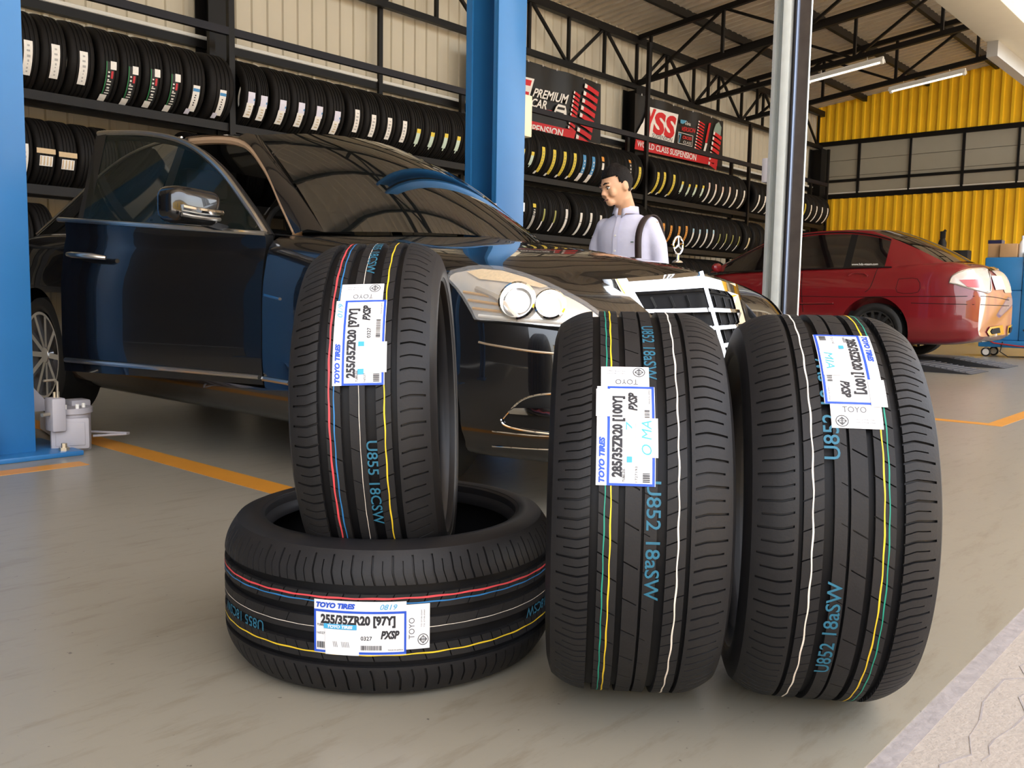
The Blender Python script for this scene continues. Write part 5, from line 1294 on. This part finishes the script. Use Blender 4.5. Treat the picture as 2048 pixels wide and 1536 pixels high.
t, X = lift_post(4.60, 4.30, -1, 'blue lift column with cream switch box beside the black sedan windscreen')
p0 = onY(1036, 188, 4.28); p1 = onY(1055, 276, 4.28)
MB().box(.142, p1.x - 4.60, -.06, .04, p1.z, p0.z).obj('switch_box', mat('cream_box', (.72, .62, .40), .5), t, bevel=.006, label='tall cream electrical box')
MB().box(.142, .17, -.12, -.07, .9, 1.75).obj('side_strip', M_blue, t)
MB().box(-.30, -.155, -.17, -.155, 1.02, 1.35).obj('carriage_guard', M_lg, t); MB().bar((-.2, .05, .13), (-.95, .5, .12), .10, .09).obj('lift_arm', M_lg, t); MB().box(-.12, -.06, -.13, .13, .3, 1.0).obj('carriage', M_blue, t)
a = onY(1047, 345, 4.35); b = onY(1041, 420, 4.35)
o = thing('pry_bar', 'thin white rod hanging on the side of the blue lift column', 'rod', (4.785, 4.21, b.z)); MB().tube([(0, 0, 0), (.006, 0, a.z - b.z)], .007, 8).obj('rod', M_white, o, smooth=True); MB().box(-.025, .012, -.02, .02, -.03, .03).obj('clip', M_white, o)
# ---------------------------------------------------------------- front steel column with shutter guide
M_alu = mat('guide_aluminium', (.62, .64, .62), .35, .6, noise=.08); M_hb = mat('bare_steel', (.15, .125, .11), .38, .6, noise=.35, nscale=12); M_pale = mat('pale_filler', (.66, .70, .68), .6, noise=.12, nscale=15)
t = thing('steel_column', 'silver and brown steel column with roller shutter guide in front of the red car', 'column', (5.0, 2.36, 0))
MB().box(-.01, .09, .098, .113, 0, 5.7).obj('guide_lip', M_alu, t); MB().box(.035, .10, .06, .098, 0, 5.7).obj('guide_channel', mat('guide_grey', (.20, .21, .20), .4, .5), t)
MB().box(-.008, .09, .012, .06, 0, 5.7).obj('guide_strip', M_pale, t, bevel=.004); MB().box(.03, .10, -.012, .012, 0, 5.7).obj('gap_filler', M_dark, t)
MB().box(.0, .012, -.105, -.012, 0, 5.7).obj('flange', M_hb, t); MB().box(.10, .112, -.045, .10, 0, 5.7).obj('flange', M_hb, t); MB().box(.012, .10, -.05, -.038, 0, 5.7).obj('web', M_hb, t)
MB().tube([(-.004, -.03, 0), (-.004, -.03, 5.7)], .010, 8).obj('weld_bead', mat('weld_blue', (.20, .24, .33), .3, .7), t, smooth=True); MB().box(-.002, .014, -.108, -.104, 0, 5.7).obj('edge_highlight', M_alu, t)  # thin bright strip stands in for the highlight on the flange edge
MB().box(-.16, .16, -.16, .16, 0, .015).obj('base_plate', M_hb, t)
MB().box(-.01, .06, .114, .150, 1.43, 1.57).obj('junction_box', M_lg, t, bevel=.004)
# ---------------------------------------------------------------- fluorescent battens
M_tube = mat('lamp_tube', (.9, .9, .86), .3, emit=(1, .97, .9), es=.8)
def batten(p, L, label):
    t = thing('fluorescent_lamp', label, 'lamp', p, group='fluorescent lamps')
    MB().prism([(-.05, .03), (.05, .03), (.075, -.02), (.06, -.02), (.035, .015), (-.035, .015), (-.06, -.02), (-.075, -.02)], 'y', -L / 2, L / 2).obj('reflector', M_white, t)
    MB().box(-.025, .025, -L / 2, L / 2, .03, .065).obj('batten', M_white, t)
    MB().tube([(0, -L / 2 + .04, -.012), (0, L / 2 - .04, -.012)], .019, 12).obj('tube', M_tube, t, smooth=True)
    for s in (-1, 1): MB().box(-.03, .03, s * (L / 2 - .03) - .02, s * (L / 2 - .03) + .02, -.045, .02).obj('lamp_holder', M_white, t)
    for s in (-1, 1): MB().tube([(0, s * L * .3, .06), (0, s * L * .3, .16)], .005, 6).obj('hanger', M_white, t)
    return t
q = onX(1769, 82, 14.75); batten((14.75, q.y + .62, roofz(q.y + .62) - 1.06), 1.26, 'white fluorescent batten hanging under the nearer roof truss').rotation_euler = (rad(-6.5), 0, 0)
q = onX(1854, 148, 16.65); batten((16.65, q.y, roofz(q.y) - 1.05), 1.26, 'white fluorescent batten hanging in front of the yellow wall').rotation_euler = (rad(-6.5), 0, 0)
# ---------------------------------------------------------------- yellow building across the yard (seen only mirrored in the cars)
t = thing('yard_building', 'plain yellow building across the yard behind the camera', 'building', (6, -9.5, 0)); MB().box(-22, 22, -1, 0, 0, 3.0).obj('facade', M_yellow, t); MB().box(-22.1, 22.1, -1.1, .1, 3.0, 3.2).obj('parapet', M_creamd, t)
for k in range(7): MB().box(-19 + k * 6, -17 + k * 6, 0, .03, 1.0, 2.2).obj('window', M_panel, t)

# the neighbouring lift bay, mirrored in the black paint
for xx, mm, lb in ((-1.9, -1, 'blue lift column of the neighbouring bay, nearer the black sedan'), (-5.0, 1, 'blue lift column of the neighbouring bay by the dim end wall')): lift_post(xx, 4.3, mm, lb)
# ================================================================ service cart by the yellow wall
M_cart = mat('cart_blue', (.03, .20, .46), .4, noise=.06); M_cardb = mat('cardboard', (.50, .30, .14), .8, noise=.08); M_bot = mat('bottle_white', (.80, .80, .80), .3); M_cap = mat('bottle_cap', (.75, .76, .80), .4)
M_red2 = mat('red_hose', (.45, .03, .03), .5); M_rubk = mat('rubber_black', (.012, .012, .012), .6)
cart = thing('service_cart', 'blue wheeled air-conditioning service machine behind the red car', 'cart', (14.25, 3.02, 0))
B0, B1 = onX(1990, 505, 14.25), onX(2046, 690, 14.25)
MB().box(-.05, .50, -.62, .62, .14, .24).obj('base', M_cart, cart, bevel=.01)
MB().box(.0, .50, -.45, .12, .24, 1.50).obj('cabinet', M_cart, cart, bevel=.02)
MB().box(.02, .48, .12, .55, .24, .95).obj('side_cabinet', M_cart, cart, bevel=.02); MB().box(.02, .48, .12, .62, .95, 1.42).obj('tray_box', M_cart, cart, bevel=.02)
MB().box(-.012, .0, -.36, .0, .45, 1.12).obj('front_panel', M_white, cart); MB().box(-.02, -.012, -.30, -.06, 1.18, 1.40).obj('display', mat('gauge_face', (.65, .62, .50), .4), cart)
MB().lathe([(-.015, 0), (-.015, .055), (0, .06)], 20, 'x', (0, .055, 1.36)).obj('pressure_gauge', M_white, cart, smooth=True)
MB().lathe([(-.02, 0), (-.02, .025), (0, .03)], 16, 'x', (0, .055, 1.18)).obj('red_switch', M_bred, cart, smooth=True)
MB().tube([(0, .02, 1.02), (-.12, -.0, 1.03), (-.14, -.10, 1.0), (-.12, -.16, .85)], .018, 10).obj('handle', M_cart, cart, smooth=True)
for (x, y) in ((.0, .52), (.0, -.35), (.42, .52), (.42, -.52)):
    w = MB().lathe([(-.02, .045), (-.024, .055), (-.02, .065), (.02, .065), (.024, .055), (.02, .045)], 20, 'x', (x, y, .065), closed=True).obj('caster_wheel', M_rubk, cart, smooth=True)
    MB().lathe([(-.018, 0), (-.018, .045), (.018, .045), (.018, 0)], 16, 'x', (x, y, .065)).obj('caster_hub', M_white, w, smooth=True); MB().box(x - .03, x + .03, y - .02, y + .02, .12, .145).obj('caster_fork', M_steel, w)
MB().tube([(-.06, .62, .30), (-.10, .40, .20), (-.08, .10, .17), (-.10, -.20, .16), (-.12, -.55, .12), (-.2, -.9, .03), (-.15, -1.3, .02)], .010, 8).obj('red_hose', M_red2, cart, smooth=True)
MB().tube([(-.06, .05, .40), (-.10, -.1, .25), (-.12, -.4, .14), (-.2, -.8, .02), (-.1, -1.2, .02)], .010, 8).obj('black_hose', M_rubk, cart, smooth=True)
MB().tube([(-.05, .30, .22), (-.08, .32, .08), (-.06, .22, .012), (.1, .0, .012)], .008, 8).obj('cable', M_rubk, cart, smooth=True)
def onc(x, y, z): return (14.25 + x, 3.02 + y, z)
t = thing('cardboard_box', 'open brown cardboard box on top of the blue service machine', 'box', onc(.15, .33, 1.421)); MB().box(-.10, .10, -.11, .11, 0, .19).obj('carton', M_cardb, t, bevel=.004)
t = thing('cardboard_box', 'smaller brown carton with dark lid on the blue service machine', 'box', onc(.2, .53, 1.421)); MB().box(-.08, .08, -.085, .085, 0, .20).obj('carton', M_cardb, t, bevel=.004); MB().box(-.085, .085, -.09, .09, .20, .25).obj('lid', mat('navy_lid', (.02, .02, .06), .4), t)
def bottle(p, h, label, m_=M_bot):
    t = thing('bottle', label, 'bottle', p, group='bottles on the service machine')
    MB().lathe([(0, 0), (0, .045), (h * .62, .045), (h * .74, .03), (h * .80, .016), (h * .86, .016)], 18, 'z').obj('bottle_body', m_, t, smooth=True); MB().lathe([(h * .86, 0), (h * .86, .020), (h, .020), (h, 0)], 14, 'z').obj('cap', M_cap, t, smooth=True)
bottle(onc(.12, .17, 1.421), .30, 'white plastic bottle standing on the blue service machine')
bottle(onc(.30, .30, 1.61), .12, 'small white bottle on the cardboard box') if False else None
bottle(onc(.36, .175, 1.421), .24, 'shorter white bottle behind the bottle on the service machine')
t = thing('work_bench', 'dark work bench along the yellow wall behind the red car', 'bench', (18.6, 5.2, 0))
MB().box(-.3, .3, -.9, .9, 1.10, 1.16).obj('top', M_rampd, t)
for x in (-.25, .25):
    for y in (-.8, .8): MB().box(x - .025, x + .025, y - .025, y + .025, 0, 1.10).obj('leg', M_black, t)
q = onX(1884, 498, 18.6)
t = thing('spray_gun', 'black upright spray gun standing on the bench beyond the red car', 'tool', (18.6, q.y, 1.16)); z0 = q.z - 1.16
MB().lathe([(0, 0), (0, .06), (.25, .07), (z0 + .12, .075), (z0 + .20, .045), (z0 + .22, 0)], 18, 'z').obj('cup', M_rubk, t, smooth=True); MB().box(-.03, .03, -.05, .045, z0 + .20, z0 + .34).obj('gun_body', M_rubk, t, bevel=.01); MB().tube([(0, .03, z0 + .28), (0, -.05, z0 + .36)], .025, 10).obj('nozzle', M_rubk, t, smooth=True)
q = onX(1922, 508, 18.6); t = thing('tool_case', 'black tool case on the bench beyond the red car', 'case', (18.5, q.y, 1.16)); MB().box(-.12, .12, -.18, .18, 0, q.z - 1.10).obj('case_body', M_rubk, t, bevel=.015); MB().box(-.13, -.12, -.04, .04, .05, .08).obj('latch', M_steel, t)
